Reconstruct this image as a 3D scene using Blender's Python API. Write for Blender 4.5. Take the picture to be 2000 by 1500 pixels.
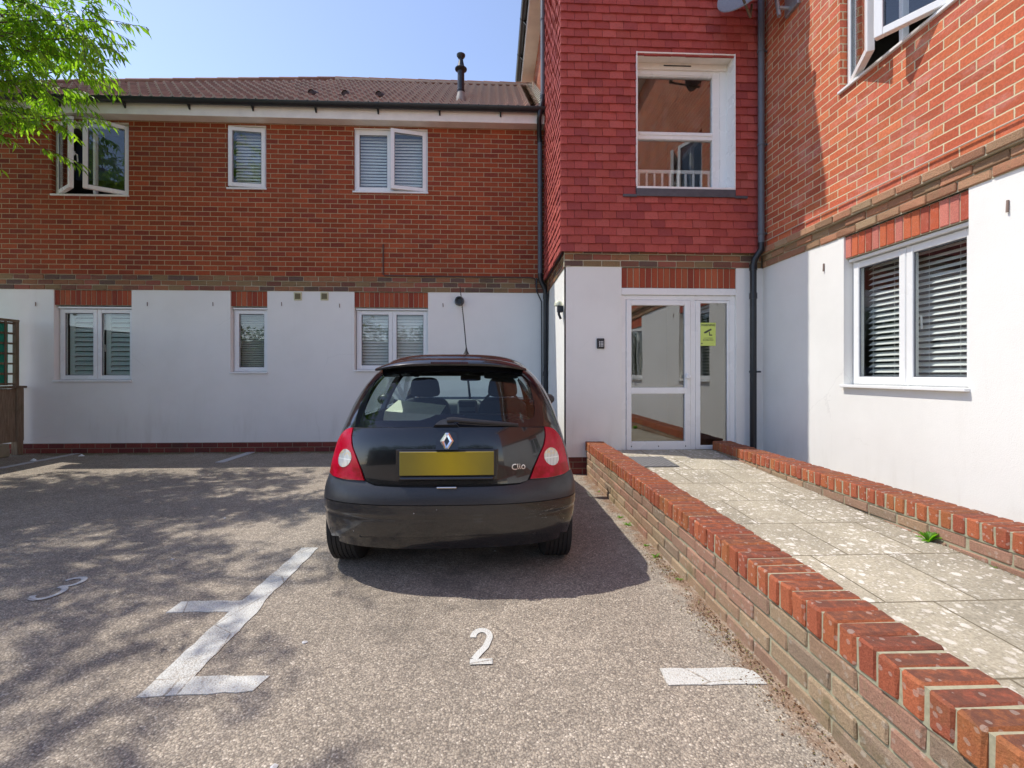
import bpy, bmesh, math, random
from mathutils import Vector, Matrix
R = math.radians
rnd = random.Random(7)
for o in list(bpy.data.objects): bpy.data.objects.remove(o)
S = bpy.context.scene
COL = S.collection
# ------------------------------------------------------------------ camera, sky, sun, exposure
PSI = math.atan(39/900.); CH = 1.19
cd = bpy.data.cameras.new('camera'); cam = bpy.data.objects.new('camera', cd); COL.objects.link(cam)
cam.location = (0, 0, CH); cam.rotation_euler = (R(90), 0, -PSI)
cd.sensor_width = 36; cd.lens = 36*900/2000.; cd.shift_y = -19/2000.; cd.clip_start = .05; cd.clip_end = 500
S.camera = cam
SUN = Vector((-.58, .17, 1.0)).normalized()
W = bpy.data.worlds.new("World"); S.world = W; W.use_nodes = True
wn = W.node_tree; bg = wn.nodes['Background']
sky = wn.nodes.new('ShaderNodeTexSky'); sky.sky_type = 'NISHITA'; sky.sun_disc = False
sky.sun_elevation = math.asin(SUN.z); sky.sun_rotation = math.atan2(SUN.x, SUN.y)
sky.air_density = .85; sky.dust_density = .25; sky.ozone_density = 3.5
tint = wn.nodes.new('ShaderNodeVectorMath'); tint.operation = 'MULTIPLY'; tint.inputs[1].default_value = (1.13, .935, .84)   # neutral camera white balance
wn.links.new(sky.outputs[0], tint.inputs[0]); wn.links.new(tint.outputs[0], bg.inputs[0]); bg.inputs[1].default_value = .15
ld = bpy.data.lights.new('sun', 'SUN'); ld.energy = 2.0; ld.angle = R(.5); ld.color = (1, .95, .87)
lo = bpy.data.objects.new('sun', ld); COL.objects.link(lo); lo.rotation_euler = (-SUN).to_track_quat('-Z', 'Y').to_euler()
S.view_settings.view_transform = 'Standard'; S.view_settings.look = 'None'; S.view_settings.gamma = 1
S.view_settings.exposure = 1.15
# ------------------------------------------------------------------ helpers
class MB:
    def __init__(s): s.v = []; s.f = []
    def add(s, vs, fs):
        n = len(s.v); s.v += [tuple(v) for v in vs]; s.f += [tuple(i+n for i in f) for f in fs]
    def quad(s, a, b, c, d): s.add([a, b, c, d], [(0, 1, 2, 3)])
    def box(s, x0, x1, y0, y1, z0, z1, fr=None):
        vs = [(x, y, z) for z in (z0, z1) for y in (y0, y1) for x in (x0, x1)]
        if fr: vs = [fr(*v) for v in vs]
        s.add(vs, [(0, 2, 3, 1), (4, 5, 7, 6), (0, 1, 5, 4), (2, 6, 7, 3), (0, 4, 6, 2), (1, 3, 7, 5)])
    def cbox(s, x0, x1, y0, y1, z0, z1, b=.004, j=0, fr=None, rot=0):
        """box with chamfered edges, corners jittered by j"""
        cx, cy, cz = (x0+x1)/2, (y0+y1)/2, (z0+z1)/2
        vs = []; idx = {}
        for sx in (-1, 1):
            for sy in (-1, 1):
                for sz in (-1, 1):
                    jx, jy, jz = (rnd.uniform(-j, j) for _ in range(3))
                    hx, hy, hz = (x1-x0)/2, (y1-y0)/2, (z1-z0)/2
                    for k in range(3):
                        d = [hx, hy, hz]
                        for q in range(3):
                            if q != k: d[q] -= b*rnd.uniform(.7, 1.5) if j else b
                        idx[(sx, sy, sz, k)] = len(vs)
                        vs.append((cx+sx*d[0]+jx, cy+sy*d[1]+jy, cz+sz*d[2]+jz))
        F = []
        r = (-1, 1)
        F.append([idx[(1, a, b_, 0)] for a, b_ in ((-1, -1), (1, -1), (1, 1), (-1, 1))]); F.append([idx[(-1, a, b_, 0)] for a, b_ in ((-1, -1), (-1, 1), (1, 1), (1, -1))])
        F.append([idx[(a, 1, b_, 1)] for a, b_ in ((-1, -1), (-1, 1), (1, 1), (1, -1))]); F.append([idx[(a, -1, b_, 1)] for a, b_ in ((-1, -1), (1, -1), (1, 1), (-1, 1))])
        F.append([idx[(a, b_, 1, 2)] for a, b_ in ((-1, -1), (1, -1), (1, 1), (-1, 1))]); F.append([idx[(a, b_, -1, 2)] for a, b_ in ((-1, -1), (-1, 1), (1, 1), (1, -1))])
        for a in r:
            for c in r:
                F.append([idx[(a, c, -1, 0)], idx[(a, c, -1, 1)], idx[(a, c, 1, 1)], idx[(a, c, 1, 0)]])
                F.append([idx[(a, -1, c, 0)], idx[(a, -1, c, 2)], idx[(a, 1, c, 2)], idx[(a, 1, c, 0)]])
                F.append([idx[(-1, a, c, 1)], idx[(-1, a, c, 2)], idx[(1, a, c, 2)], idx[(1, a, c, 1)]])
                for e in r: F.append([idx[(a, c, e, k)] for k in range(3)])
        if rot:
            ca, sa = math.cos(rot), math.sin(rot)
            vs = [(cx+(v[0]-cx)*ca-(v[1]-cy)*sa, cy+(v[0]-cx)*sa+(v[1]-cy)*ca, v[2]) for v in vs]
        if fr: vs = [fr(*v) for v in vs]
        s.add(vs, F)
    def tube(s, pts, r, n=8, cap=True):
        pts = [Vector(p) for p in pts]; rs = r if isinstance(r, (list, tuple)) else [r]*len(pts)
        base = len(s.v); up = None
        for i, p in enumerate(pts):
            t = (pts[min(i+1, len(pts)-1)]-pts[max(i-1, 0)]).normalized()
            if up is None: up = t.orthogonal().normalized()
            up = (up-t*up.dot(t)).normalized(); sd = t.cross(up)
            for k in range(n):
                a = 2*math.pi*k/n; s.v.append(tuple(p+(up*math.cos(a)+sd*math.sin(a))*rs[i]))
        for i in range(len(pts)-1):
            for k in range(n):
                a = base+i*n+k; b = base+i*n+(k+1) % n; s.f.append((a, b, b+n, a+n))
        if cap:
            s.f.append(tuple(base+k for k in range(n))[::-1]); e = base+(len(pts)-1)*n; s.f.append(tuple(e+k for k in range(n)))
    def lathe(s, prof, origin, axis=(0, 0, 1), n=24):
        """profile of (radius, height) along axis"""
        q = Vector((0, 0, 1)).rotation_difference(Vector(axis)); base = len(s.v); o = Vector(origin)
        for r, h in prof:
            for k in range(n):
                a = 2*math.pi*k/n; s.v.append(tuple(o+q @ Vector((r*math.cos(a), r*math.sin(a), h))))
        for i in range(len(prof)-1):
            for k in range(n):
                a = base+i*n+k; b = base+i*n+(k+1) % n; s.f.append((a, b, b+n, a+n))
    def build(s, name, m, parent=None, smooth=False, recalc=True):
        me = bpy.data.meshes.new(name); me.from_pydata(s.v, [], s.f)
        if recalc:
            bm = bmesh.new(); bm.from_mesh(me); bmesh.ops.recalc_face_normals(bm, faces=bm.faces); bm.to_mesh(me); bm.free()
        if smooth:
            for p in me.polygons: p.use_smooth = True
            if smooth is not True:
                me.set_sharp_from_angle(angle=R(smooth))
        me.materials.append(m)
        o = bpy.data.objects.new(name, me); COL.objects.link(o)
        if parent: o.parent = parent
        return o
def tag(o, label=None, cat=None, group=None, kind=None):
    if label: o['label'] = label
    if cat: o['category'] = cat
    if group: o['group'] = group
    if kind: o['kind'] = kind
    return o
def empty(name, label, cat, group=None, loc=None):
    o = bpy.data.objects.new(name, None); COL.objects.link(o); o.empty_display_size = .1
    return tag(o, label, cat, group)
def text_mesh(name, s, size, m, parent, mtx, extrude=.001, bold=0., sx=1.):
    c = bpy.data.curves.new(name, 'FONT'); c.body = s; c.size = size; c.extrude = extrude; c.offset = bold; c.align_x = 'CENTER'; c.align_y = 'CENTER'
    t = bpy.data.objects.new('tmp', c); COL.objects.link(t)
    dg = bpy.context.evaluated_depsgraph_get(); me = bpy.data.meshes.new_from_object(t.evaluated_get(dg)); bpy.data.objects.remove(t)
    me.name = name; me.transform(mtx @ Matrix.Diagonal((sx, 1, 1, 1))); me.materials.clear(); me.materials.append(m)
    o = bpy.data.objects.new(name, me); COL.objects.link(o)
    if parent: o.parent = parent
    return o
# ------------------------------------------------------------------ materials
class NT:
    def __init__(s, name):
        s.m = bpy.data.materials.new(name); s.m.use_nodes = True; s.t = s.m.node_tree; s.t.nodes.clear()
        s.out = s.n('OutputMaterial')
    def n(s, typ, **kw):
        x = s.t.nodes.new('ShaderNode'+typ)
        for k, v in kw.items(): setattr(x, k, v)
        return x
    def set(s, sock, v):
        if v is None: return
        if isinstance(v, bpy.types.NodeSocket): s.t.links.new(v, sock)
        elif isinstance(v, (tuple, list)) and len(v) == 3 and sock.type == 'RGBA': sock.default_value = (*v, 1)
        else: sock.default_value = v
    def ma(s, op, a, b=None, c=None, clamp=False):
        x = s.n('Math', operation=op); x.use_clamp = clamp
        s.set(x.inputs[0], a); s.set(x.inputs[1], b); s.set(x.inputs[2], c); return x.outputs[0]
    def mix(s, f, a, b, blend='MIX'):
        x = s.n('Mix', data_type='RGBA', blend_type=blend); s.set(x.inputs[0], f); s.set(x.inputs[6], a); s.set(x.inputs[7], b); return x.outputs[2]
    def ramp(s, f, stops, const=False):
        x = s.n('ValToRGB'); e = x.color_ramp.elements
        if const: x.color_ramp.interpolation = 'CONSTANT'
        while len(e) < len(stops): e.new(.5)
        for i, (p, c) in enumerate(stops):
            e[i].position = p; e[i].color = (*(c if isinstance(c, (tuple, list)) else (c, c, c)), 1)
        s.set(x.inputs[0], f); return x.outputs[0]
    def step(s, v, a, b):
        x = s.n('MapRange', interpolation_type='SMOOTHSTEP'); s.set(x.inputs[0], v); s.set(x.inputs[1], a); s.set(x.inputs[2], b); return x.outputs[0]
    def pos(s):
        return s.n('TexCoord').outputs['Object']
    def xyz(s, v):
        x = s.n('SeparateXYZ'); s.set(x.inputs[0], v); return x.outputs
    def vec(s, a, b, c=0.):
        x = s.n('CombineXYZ'); s.set(x.inputs[0], a); s.set(x.inputs[1], b); s.set(x.inputs[2], c); return x.outputs[0]
    def noise(s, v, sc, det=4, rough=.6, dist=0., col=False):
        x = s.n('TexNoise'); s.set(x.inputs['Vector'], v); x.inputs['Scale'].default_value = sc; x.inputs['Detail'].default_value = det
        x.inputs['Roughness'].default_value = rough; x.inputs['Distortion'].default_value = dist; return x.outputs['Color' if col else 'Fac']
    def vor(s, v, sc, feat='F1', out='Distance', rnd_=1.):
        x = s.n('TexVoronoi', feature=feat); s.set(x.inputs['Vector'], v); x.inputs['Scale'].default_value = sc; x.inputs['Randomness'].default_value = rnd_; return x.outputs[out]
    def bump(s, h, st=.5, d=.01, nrm=None):
        x = s.n('Bump'); s.set(x.inputs['Height'], h); x.inputs['Strength'].default_value = st; x.inputs['Distance'].default_value = d
        if nrm: s.set(x.inputs['Normal'], nrm)
        return x.outputs[0]
    def bsdf(s, col, rough=.6, metal=0., nrm=None, spec=.5, coat=0., trans=None, sheen=0.):
        x = s.n('BsdfPrincipled'); s.set(x.inputs['Base Color'], col); s.set(x.inputs['Roughness'], rough); x.inputs['Metallic'].default_value = metal
        x.inputs['Specular IOR Level'].default_value = spec; x.inputs['Coat Weight'].default_value = coat; x.inputs['Coat Roughness'].default_value = .03
        if nrm: s.set(x.inputs['Normal'], nrm)
        s.set(s.out.inputs[0], x.outputs[0]); return x
def plain(name, col, rough=.5, metal=0., spec=.5, coat=0., var=.12, sc=30., bumpd=0.):
    t = NT(name); p = t.pos(); n = t.noise(p, sc, 5)
    c = t.mix(t.ma('MULTIPLY', n, 1.), tuple(x*(1-var) for x in col), tuple(min(1, x*(1+var)) for x in col))
    r = t.ma('ADD', t.ma('MULTIPLY', t.noise(p, sc*.4, 3), .16), max(.02, rough-.08)) if rough > .1 else rough
    t.bsdf(c, r, metal, t.bump(n, .4, bumpd) if bumpd else None, spec, coat); return t.m
def bricks(name, cols, mortar, bw=.225, bh=.075, z0=-.005, off=.5, mw=.0105, stain=(.25, .2, .12), stf=.25, eff=0., u_scale=1.):
    t = NT(name); p = t.pos(); x, y, z = t.xyz(p)
    wob = t.ma('MULTIPLY', t.ma('SUBTRACT', t.noise(p, 22, 3), .5), .007)
    u = t.ma('ADD', t.ma('ADD', x, y), wob); v = t.ma('ADD', t.ma('SUBTRACT', z, z0), t.ma('MULTIPLY', wob, .7))
    row = t.ma('FLOOR', t.ma('DIVIDE', v, bh)); sh = t.ma('MULTIPLY', t.ma('MODULO', row, 2.), off)
    cu = t.ma('ADD', t.ma('DIVIDE', u, bw), sh); cj = t.ma('ADD', cu, 400.); colm = t.ma('FLOOR', cj)
    fu = t.ma('MULTIPLY', t.ma('FRACT', cj), bw); fv = t.ma('MULTIPLY', t.ma('FRACT', t.ma('DIVIDE', v, bh)), bh)
    d = t.ma('MINIMUM', t.ma('MINIMUM', fu, t.ma('SUBTRACT', bw, fu)), t.ma('MINIMUM', fv, t.ma('SUBTRACT', bh, fv)))
    d = t.ma('ADD', d, t.ma('MULTIPLY', t.ma('SUBTRACT', t.noise(p, 160, 2), .5), .003))
    mask = t.step(d, mw/2-.0015, mw/2+.0012)
    wn_ = t.n('TexWhiteNoise', noise_dimensions='2D'); t.set(wn_.inputs['Vector'], t.vec(colm, row))
    k = len(cols); bc = t.ramp(wn_.outputs['Value'], [(i/k, c) for i, c in enumerate(cols)], True)
    wn2 = t.n('TexWhiteNoise', noise_dimensions='2D'); t.set(wn2.inputs['Vector'], t.vec(t.ma('ADD', colm, 13.7), row))
    bc = t.mix(1., bc, t.ramp(wn2.outputs['Value'], [(0, .84), (1, 1.14)]), 'MULTIPLY')
    bc = t.mix(1., bc, t.ramp(t.noise(p, 55, 5, .7), [(.25, .72), (.75, 1.25)]), 'MULTIPLY')
    big = t.noise(p, 1.3, 5, .65)
    bc = t.mix(t.ma('MULTIPLY', t.step(big, .5, .72), stf), bc, stain)
    if eff:
        e = t.ma('MULTIPLY', t.step(t.noise(t.vec(t.ma('MULTIPLY', u, 1.), t.ma('MULTIPLY', v, 1.6)), 2.6, 6, .75), .48, .72), eff)
        e = t.ma('MULTIPLY', e, t.ma('ADD', t.ma('MULTIPLY', t.noise(p, 40, 4), .9), .35)); bc = t.mix(e, bc, (.75, .5, .45))
    mc = t.mix(t.noise(p, 60, 4), tuple(c*.8 for c in mortar), tuple(min(1, c*1.15) for c in mortar))
    mc = t.mix(t.ma('MULTIPLY', t.step(big, .4, .7), .45), mc, tuple(c*.6 for c in mortar))
    c = t.mix(mask, mc, bc)
    h = t.ma('ADD', t.ma('MULTIPLY', mask, 1.), t.ma('MULTIPLY', t.noise(p, 90, 5, .7), .35))
    h = t.ma('ADD', h, t.ma('MULTIPLY', wn2.outputs['Value'], .18))
    t.bsdf(c, .88, 0, t.bump(h, .75, .006), .25); return t.m
def island_brick(name, cols, blotch, bl=.35, lichen=0., darktop=0., rough=.85, bumpd=.004, dirt=(.2, .17, .1), dirtf=.3, edge=0.):
    """clay whose colour differs from piece to piece (loose bricks and tiles)"""
    t = NT(name); p = t.pos(); g = t.n('NewGeometry'); ri = g.outputs['Random Per Island']
    k = len(cols); c = t.ramp(ri, [(i/k, q) for i, q in enumerate(cols)], True)
    c = t.mix(1., c, t.ramp(t.ma('FRACT', t.ma('MULTIPLY', ri, 37.)), [(0, .90), (1, 1.08)]), 'MULTIPLY')
    n1 = t.noise(p, 28, 6, .72); c = t.mix(t.ma('MULTIPLY', t.step(n1, .5, .75), bl), c, blotch)
    c = t.mix(1., c, t.ramp(t.noise(p, 150, 4, .7), [(.25, .7), (.75, 1.3)]), 'MULTIPLY')
    c = t.mix(t.ma('MULTIPLY', t.step(t.noise(p, 3.1, 5, .7), .52, .7), dirtf), c, dirt)
    if darktop:
        nz = t.xyz(g.outputs['Normal'])[2]; dn = t.ma('MULTIPLY', t.step(nz, .6, .9), t.ma('MULTIPLY', t.step(n1, .25, .6), darktop)); c = t.mix(dn, c, (.155, .066, .046))
    if edge:
        ny = t.ma('MULTIPLY', t.xyz(g.outputs['Normal'])[1], -1.); c = t.mix(t.ma('MULTIPLY', t.step(ny, .93, .99), edge), c, (.50, .40, .32))  # front-facing tile lips painted paler: worn edges plus bright sky light
    if lichen:
        vv = t.n('TexVoronoi'); t.set(vv.inputs['Vector'], p); vv.inputs['Scale'].default_value = 34.
        d = t.ma('ADD', vv.outputs['Distance'], t.ma('MULTIPLY', t.ma('SUBTRACT', t.noise(p, 60, 3), .5), .25))
        rr = t.ma('MULTIPLY', t.xyz(vv.outputs['Color'])[0], .42)
        lm = t.ma('MULTIPLY', t.step(t.ma('SUBTRACT', rr, d), .05, .09), lichen); c = t.mix(lm, c, (.62, .58, .5))
    t.bsdf(c, rough, 0, t.bump(t.ma('ADD', t.noise(p, 120, 5, .75), t.ma('MULTIPLY', n1, .6)), .8, bumpd), .25); return t.m
M = {}
reds = [(.31, .066, .026), (.34, .074, .030), (.295, .062, .026), (.35, .082, .034), (.32, .068, .028), (.30, .068, .030), (.27, .057, .027), (.25, .054, .03)]
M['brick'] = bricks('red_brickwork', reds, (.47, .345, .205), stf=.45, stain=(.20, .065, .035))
sunlit_reds = [(.54, .135, .062), (.57, .145, .065), (.51, .12, .06), (.60, .17, .075), (.55, .14, .08), (.50, .12, .06)]
M['brick_lit'] = bricks('sunlit_red_brickwork', sunlit_reds, (.72, .60, .38), stf=.15, stain=(.4, .16, .1), eff=.42)  # brighter copy of the red brick; the right wall's sunlight is in the colour
M['plinth'] = bricks('plinth_brickwork', [(.20, .05, .04), (.24, .06, .045), (.17, .045, .04)], (.28, .2, .14), stain=(.1, .07, .05), stf=.6)
M['mortar'] = plain('mortar', (.50, .45, .32), .95, var=.3, sc=90, bumpd=.003)
M['mortar_old'] = plain('mossy_mortar', (.36, .34, .23), .95, var=.4, sc=60, bumpd=.004)
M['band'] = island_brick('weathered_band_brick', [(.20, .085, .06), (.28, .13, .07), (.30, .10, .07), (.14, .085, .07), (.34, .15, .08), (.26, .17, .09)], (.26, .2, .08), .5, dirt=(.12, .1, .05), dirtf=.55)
M['band_lit'] = island_brick('weathered_sunlit_band_brick', [(.40, .20, .12), (.48, .27, .16), (.36, .22, .13), (.5, .24, .14), (.44, .3, .18)], (.34, .27, .14), .6, dirt=(.28, .22, .12), dirtf=.5, bumpd=.012)  # weathered band again, with the sunlight painted in as paler tones
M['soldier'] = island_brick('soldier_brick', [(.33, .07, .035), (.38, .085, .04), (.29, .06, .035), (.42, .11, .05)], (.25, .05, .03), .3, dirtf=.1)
M['soldier_lit'] = island_brick('sunlit_soldier_brick', [(.50, .11, .05), (.56, .14, .06), (.45, .10, .06), (.6, .2, .15)], (.62, .3, .25), .35, dirtf=.08)  # soldier brick brightened in colour for the sunlit wall
M['tile'] = island_brick('hung_clay_tile', [(.41, .080, .066), (.44, .090, .072), (.385, .074, .062), (.42, .086, .066), (.34, .068, .062), (.46, .105, .085), (.40, .080, .068)], (.20, .05, .048), .5, dirtf=.12, dirt=(.2, .1, .07), rough=.75, bumpd=.002)
M['coping'] = island_brick('coping_brick', [(.44, .125, .06), (.47, .14, .065), (.41, .115, .058), (.45, .14, .06), (.38, .105, .058), (.43, .15, .06)], (.27, .085, .05), .5, lichen=.3, darktop=.9, dirt=(.24, .15, .06), dirtf=.4, bumpd=.009)
M['wallbrick'] = island_brick('weathered_buff_brick', [(.40, .26, .17), (.42, .28, .18), (.37, .23, .16), (.41, .23, .16), (.33, .24, .17), (.43, .31, .20)], (.27, .22, .12), .65, lichen=.25, dirt=(.21, .18, .09), dirtf=.75, bumpd=.012)
M['concrete_tile'] = island_brick('roof_tile_concrete', [(.22, .105, .075), (.26, .13, .09), (.19, .088, .062)], (.30, .24, .11), .5, dirt=(.12, .08, .05), dirtf=.5, rough=.9, edge=.8)
# render
t = NT('white_render'); p = t.pos(); big = t.noise(p, .9, 5, .6); c = t.mix(t.step(big, .35, .75), (.88, .865, .815), (.81, .795, .745))
z = t.xyz(p)[2]; gr = t.ma('MULTIPLY', t.ma('MULTIPLY', t.step(t.noise(t.vec(t.ma('MULTIPLY', t.xyz(p)[0], 3.), t.ma('MULTIPLY', t.xyz(p)[1], 3.), t.ma('MULTIPLY', z, .5)), 2.2, 4), .5, .8), t.step(z, .9, .1)), .32)
c = t.mix(gr, c, (.5, .46, .38))
cw = t.noise(p, 5, 4, .7, 0, True); pw = t.n('VectorMath', operation='MULTIPLY_ADD'); t.set(pw.inputs[0], cw); pw.inputs[1].default_value = (.12, .12, .12); t.set(pw.inputs[2], p)
ck = t.vor(pw.outputs[0], .55, 'DISTANCE_TO_EDGE'); c = t.mix(t.ma('MULTIPLY', t.ma('MULTIPLY', t.step(ck, .0028, .001), t.step(t.noise(p, .8, 2), .52, .6)), .15), c, (.45, .43, .4))
st2 = t.noise(t.vec(t.ma('MULTIPLY', t.xyz(p)[0], 9.), t.ma('MULTIPLY', t.xyz(p)[1], 9.), t.ma('MULTIPLY', z, .7)), 1., 5, .7); c = t.mix(t.ma('MULTIPLY', t.step(st2, .56, .75), .08), c, (.6, .57, .5))
t.bsdf(c, .93, 0, t.bump(t.ma('ADD', t.noise(p, 140, 4, .7), t.ma('MULTIPLY', t.noise(p, 9, 3), .8)), .35, .004), .2); M['render'] = t.m
M['upvc'] = plain('white_upvc', (.86, .86, .84), .28, spec=.5, var=.03, sc=6)
M['upvc_dirty'] = plain('weathered_white_upvc', (.84, .78, .69), .45, var=.18, sc=5)
M['black_plastic'] = plain('black_pvc', (.018, .019, .022), .35, var=.3, sc=12)
M['grey_plastic'] = plain('sunfaded_grey_pvc', (.11, .12, .14), .45, var=.25, sc=14)
M['lead'] = plain('lead_sheet', (.10, .10, .115), .55, .3, var=.35, sc=14, bumpd=.004)
M['interior'] = plain('dim_room', (.16, .155, .15), .9)
M['hall'] = plain('pale_hall_paint', (.34, .33, .32), .8)
M['blind_white'] = plain('white_slats', (.85, .86, .82), .5, var=.05)
M['blind_green'] = plain('sage_slats', (.60, .68, .64), .6, var=.06)
M['blind_cream'] = plain('cream_slats', (.58, .57, .47), .6, var=.06)
M['blind_navy'] = plain('navy_fabric', (.03, .045, .09), .8)
def glass(name, tint=(.9, .95, .93), boost=2.2, rough=0.0, base=.04):
    t = NT(name); g_ = t.n('NewGeometry'); dt = t.n('VectorMath', operation='DOT_PRODUCT'); t.set(dt.inputs[0], g_.outputs['Normal']); t.set(dt.inputs[1], g_.outputs['Incoming'])
    fr_ = t.ma('ADD', t.ma('MULTIPLY', t.ma('POWER', t.ma('SUBTRACT', 1., t.ma('ABSOLUTE', dt.outputs['Value'])), 5.), .96), .04)
    tr = t.n('BsdfTransparent'); t.set(tr.inputs[0], tint); gl = t.n('BsdfGlossy'); gl.inputs['Roughness'].default_value = rough
    p = t.pos(); wav = t.bump(t.noise(p, 2.2, 1, .4), .25, .004); t.set(gl.inputs['Normal'], wav)
    mx = t.n('MixShader'); t.set(mx.inputs[0], t.ma('ADD', t.ma('MULTIPLY', fr_, boost), base, clamp=True)); t.set(mx.inputs[1], tr.outputs[0]); t.set(mx.inputs[2], gl.outputs[0]); t.set(t.out.inputs[0], mx.outputs[0]); return t.m
M['glass'] = glass('window_glass', (.97, .985, .975), boost=1.4, base=.02)
M['door_glass'] = glass('reflective_door_glass', (.66, .69, .67), boost=2.6, base=.10)
M['stair_glass'] = glass('stair_window_glass', (.93, .95, .94), boost=2.0, base=.06)
M['car_glass'] = glass('green_tinted_car_glass', (.88, .98, .955), boost=1.3, base=.01)
# asphalt
def asphalt_nodes(t):
    p = t.pos(); x, y, z = t.xyz(p)
    v = t.n('TexVoronoi'); t.set(v.inputs['Vector'], p); v.inputs['Scale'].default_value = 135.
    rc = t.xyz(v.outputs['Color'])
    st = t.ramp(rc[0], [(0, (.17, .145, .13)), (.25, (.24, .21, .185)), (.5, (.31, .27, .235)), (.75, (.38, .33, .28)), (.93, (.48, .42, .36)), (1, (.66, .6, .54))])
    edge = t.step(v.outputs['Distance'], .42, .75); c = t.mix(t.ma('MULTIPLY', edge, .7), st, (.10, .09, .083))
    v2 = t.n('TexVoronoi'); t.set(v2.inputs['Vector'], p); v2.inputs['Scale'].default_value = 290.
    c = t.mix(.3, c, t.ramp(t.xyz(v2.outputs['Color'])[1], [(0, (.12, .105, .095)), (.6, (.30, .26, .225)), (1, (.55, .49, .43))]))
    n = t.noise(p, .7, 6, .65); c = t.mix(1., c, t.ramp(n, [(.3, .80), (.7, 1.18)]), 'MULTIPLY')
    n2 = t.noise(p, 6, 5, .7); c = t.mix(1., c, t.ramp(n2, [(.3, .88), (.7, 1.1)]), 'MULTIPLY')
    # litter and moss gathered along the foot of the ramp wall, pale chippings beside it
    dw = t.ma('SUBTRACT', 1.11, x); near = t.ma('MULTIPLY', t.step(dw, .22, .02), t.step(x, 1.2, 1.1))
    lm = t.ma('MULTIPLY', t.step(t.ma('ADD', t.noise(p, 9, 6, .75), t.ma('MULTIPLY', near, .22)), .60, .72), near)
    c = t.mix(t.ma('MULTIPLY', lm, .6), c, t.mix(t.noise(p, 130, 3), (.09, .035, .015), (.30, .16, .08)))
    pl = t.ma('MULTIPLY', t.step(dw, .34, .1), t.step(t.noise(p, 5, 5, .7), .45, .65)); c = t.mix(t.ma('MULTIPLY', pl, .3), c, (.55, .5, .44))
    # moss and silt at the foot of the facade
    fy = t.step(y, 6.75, 7.2); mm = t.ma('MULTIPLY', t.step(t.ma('ADD', t.noise(p, 4, 6, .75), t.ma('MULTIPLY', fy, .25)), .62, .74), fy); c = t.mix(t.ma('MULTIPLY', mm, .7), c, (.10, .09, .03))
    h = t.ma('ADD', t.ma('MULTIPLY', t.ma('SUBTRACT', 1., v.outputs['Distance']), 1.), t.ma('MULTIPLY', rc[1], .7))
    c = t.mix(1., c, (1.18, 1.15, 1.05), 'MULTIPLY')
    c = t.mix(1., c, t.ramp(t.noise(p, 19, 5, .8), [(.3, .82), (.7, 1.16)]), 'MULTIPLY')
    # darker tyre-worn and oily area in the bay, hairline cracks
    ox = t.ma('DIVIDE', t.ma('ADD', x, .25), .55); oy = t.ma('DIVIDE', t.ma('SUBTRACT', y, 3.0), 1.3); rr = t.ma('ADD', t.ma('MULTIPLY', ox, ox), t.ma('MULTIPLY', oy, oy))
    oil = t.ma('MULTIPLY', t.step(rr, 1.3, .2), t.step(t.noise(p, 2.6, 5, .7), .42, .66)); c = t.mix(t.ma('MULTIPLY', oil, .5), c, (.09, .08, .07))
    wj = t.ma('MULTIPLY', t.ma('SUBTRACT', t.noise(p, 8, 5, .7), .5), .12); pv = t.vec(t.ma('ADD', x, wj), t.ma('ADD', y, t.ma('MULTIPLY', wj, -1.)), 0.)
    ck = t.vor(pv, .42, 'DISTANCE_TO_EDGE'); ckm = t.ma('MULTIPLY', t.step(ck, .0035, .001), t.step(t.noise(p, .9, 3), .5, .6)); c = t.mix(t.ma('MULTIPLY', ckm, .35), c, (.06, .05, .045))
    dl = t.step(t.noise(p, 1.9, 7, .8), .60, .72); c = t.mix(t.ma('MULTIPLY', dl, .28), c, (.14, .115, .09))
    return p, c, h
t = NT('worn_asphalt'); p, c, h = asphalt_nodes(t); t.bsdf(c, .9, 0, t.bump(h, .8, .0035), .3); M['asphalt'] = t.m
def paint_mat(name, wear=.5):
    t = NT(name); p, c, h = asphalt_nodes(t); w = t.mix(t.noise(p, 40, 5), (.55, .55, .51), (.66, .66, .62))
    hole = t.step(t.ma('ADD', t.noise(p, 170, 4, .8), t.ma('MULTIPLY', t.noise(p, 5, 5), .35)), wear+.12, wear+.22)
    cr = t.vor(p, 3.1, 'DISTANCE_TO_EDGE'); crk = t.step(t.ma('ADD', cr, t.ma('MULTIPLY', t.ma('SUBTRACT', t.noise(p, 30, 3), .5), .03)), .012, .004)
    k = t.ma('MAXIMUM', hole, crk); t.bsdf(t.mix(t.ma('MULTIPLY', k, .8), w, c), .75, 0, t.bump(h, .55, .004), .3); return t.m
M['paint'] = paint_mat('worn_white_paint', .56); M['paint_faint'] = plain('faded_white_paint', (.5, .5, .5), .8, var=.25, sc=60)
# paving slabs
t = NT('lichen_spotted_slabs'); p = t.pos(); x, y, z = t.xyz(p)
SL = .492; SWD = .4375
row = t.ma('FLOOR', t.ma('DIVIDE', t.ma('SUBTRACT', y, .02), SL)); fy = t.ma('MULTIPLY', t.ma('FRACT', t.ma('DIVIDE', t.ma('SUBTRACT', y, .02), SL)), SL)
xo = t.ma('ADD', t.ma('SUBTRACT', x, 1.325-4.375), t.ma('MULTIPLY', t.ma('FLOORED_MODULO', row, 2.), .2187)); cu = t.ma('DIVIDE', xo, SWD); colm = t.ma('FLOOR', cu); fx = t.ma('MULTIPLY', t.ma('FRACT', cu), SWD)
d = t.ma('MINIMUM', t.ma('MINIMUM', fx, t.ma('SUBTRACT', SWD, fx)), t.ma('MINIMUM', fy, t.ma('SUBTRACT', SL, fy)))
d = t.ma('ADD', d, t.ma('MULTIPLY', t.ma('SUBTRACT', t.noise(p, 30, 4), .5), .006)); jm = t.step(d, .002, .0065)
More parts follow.
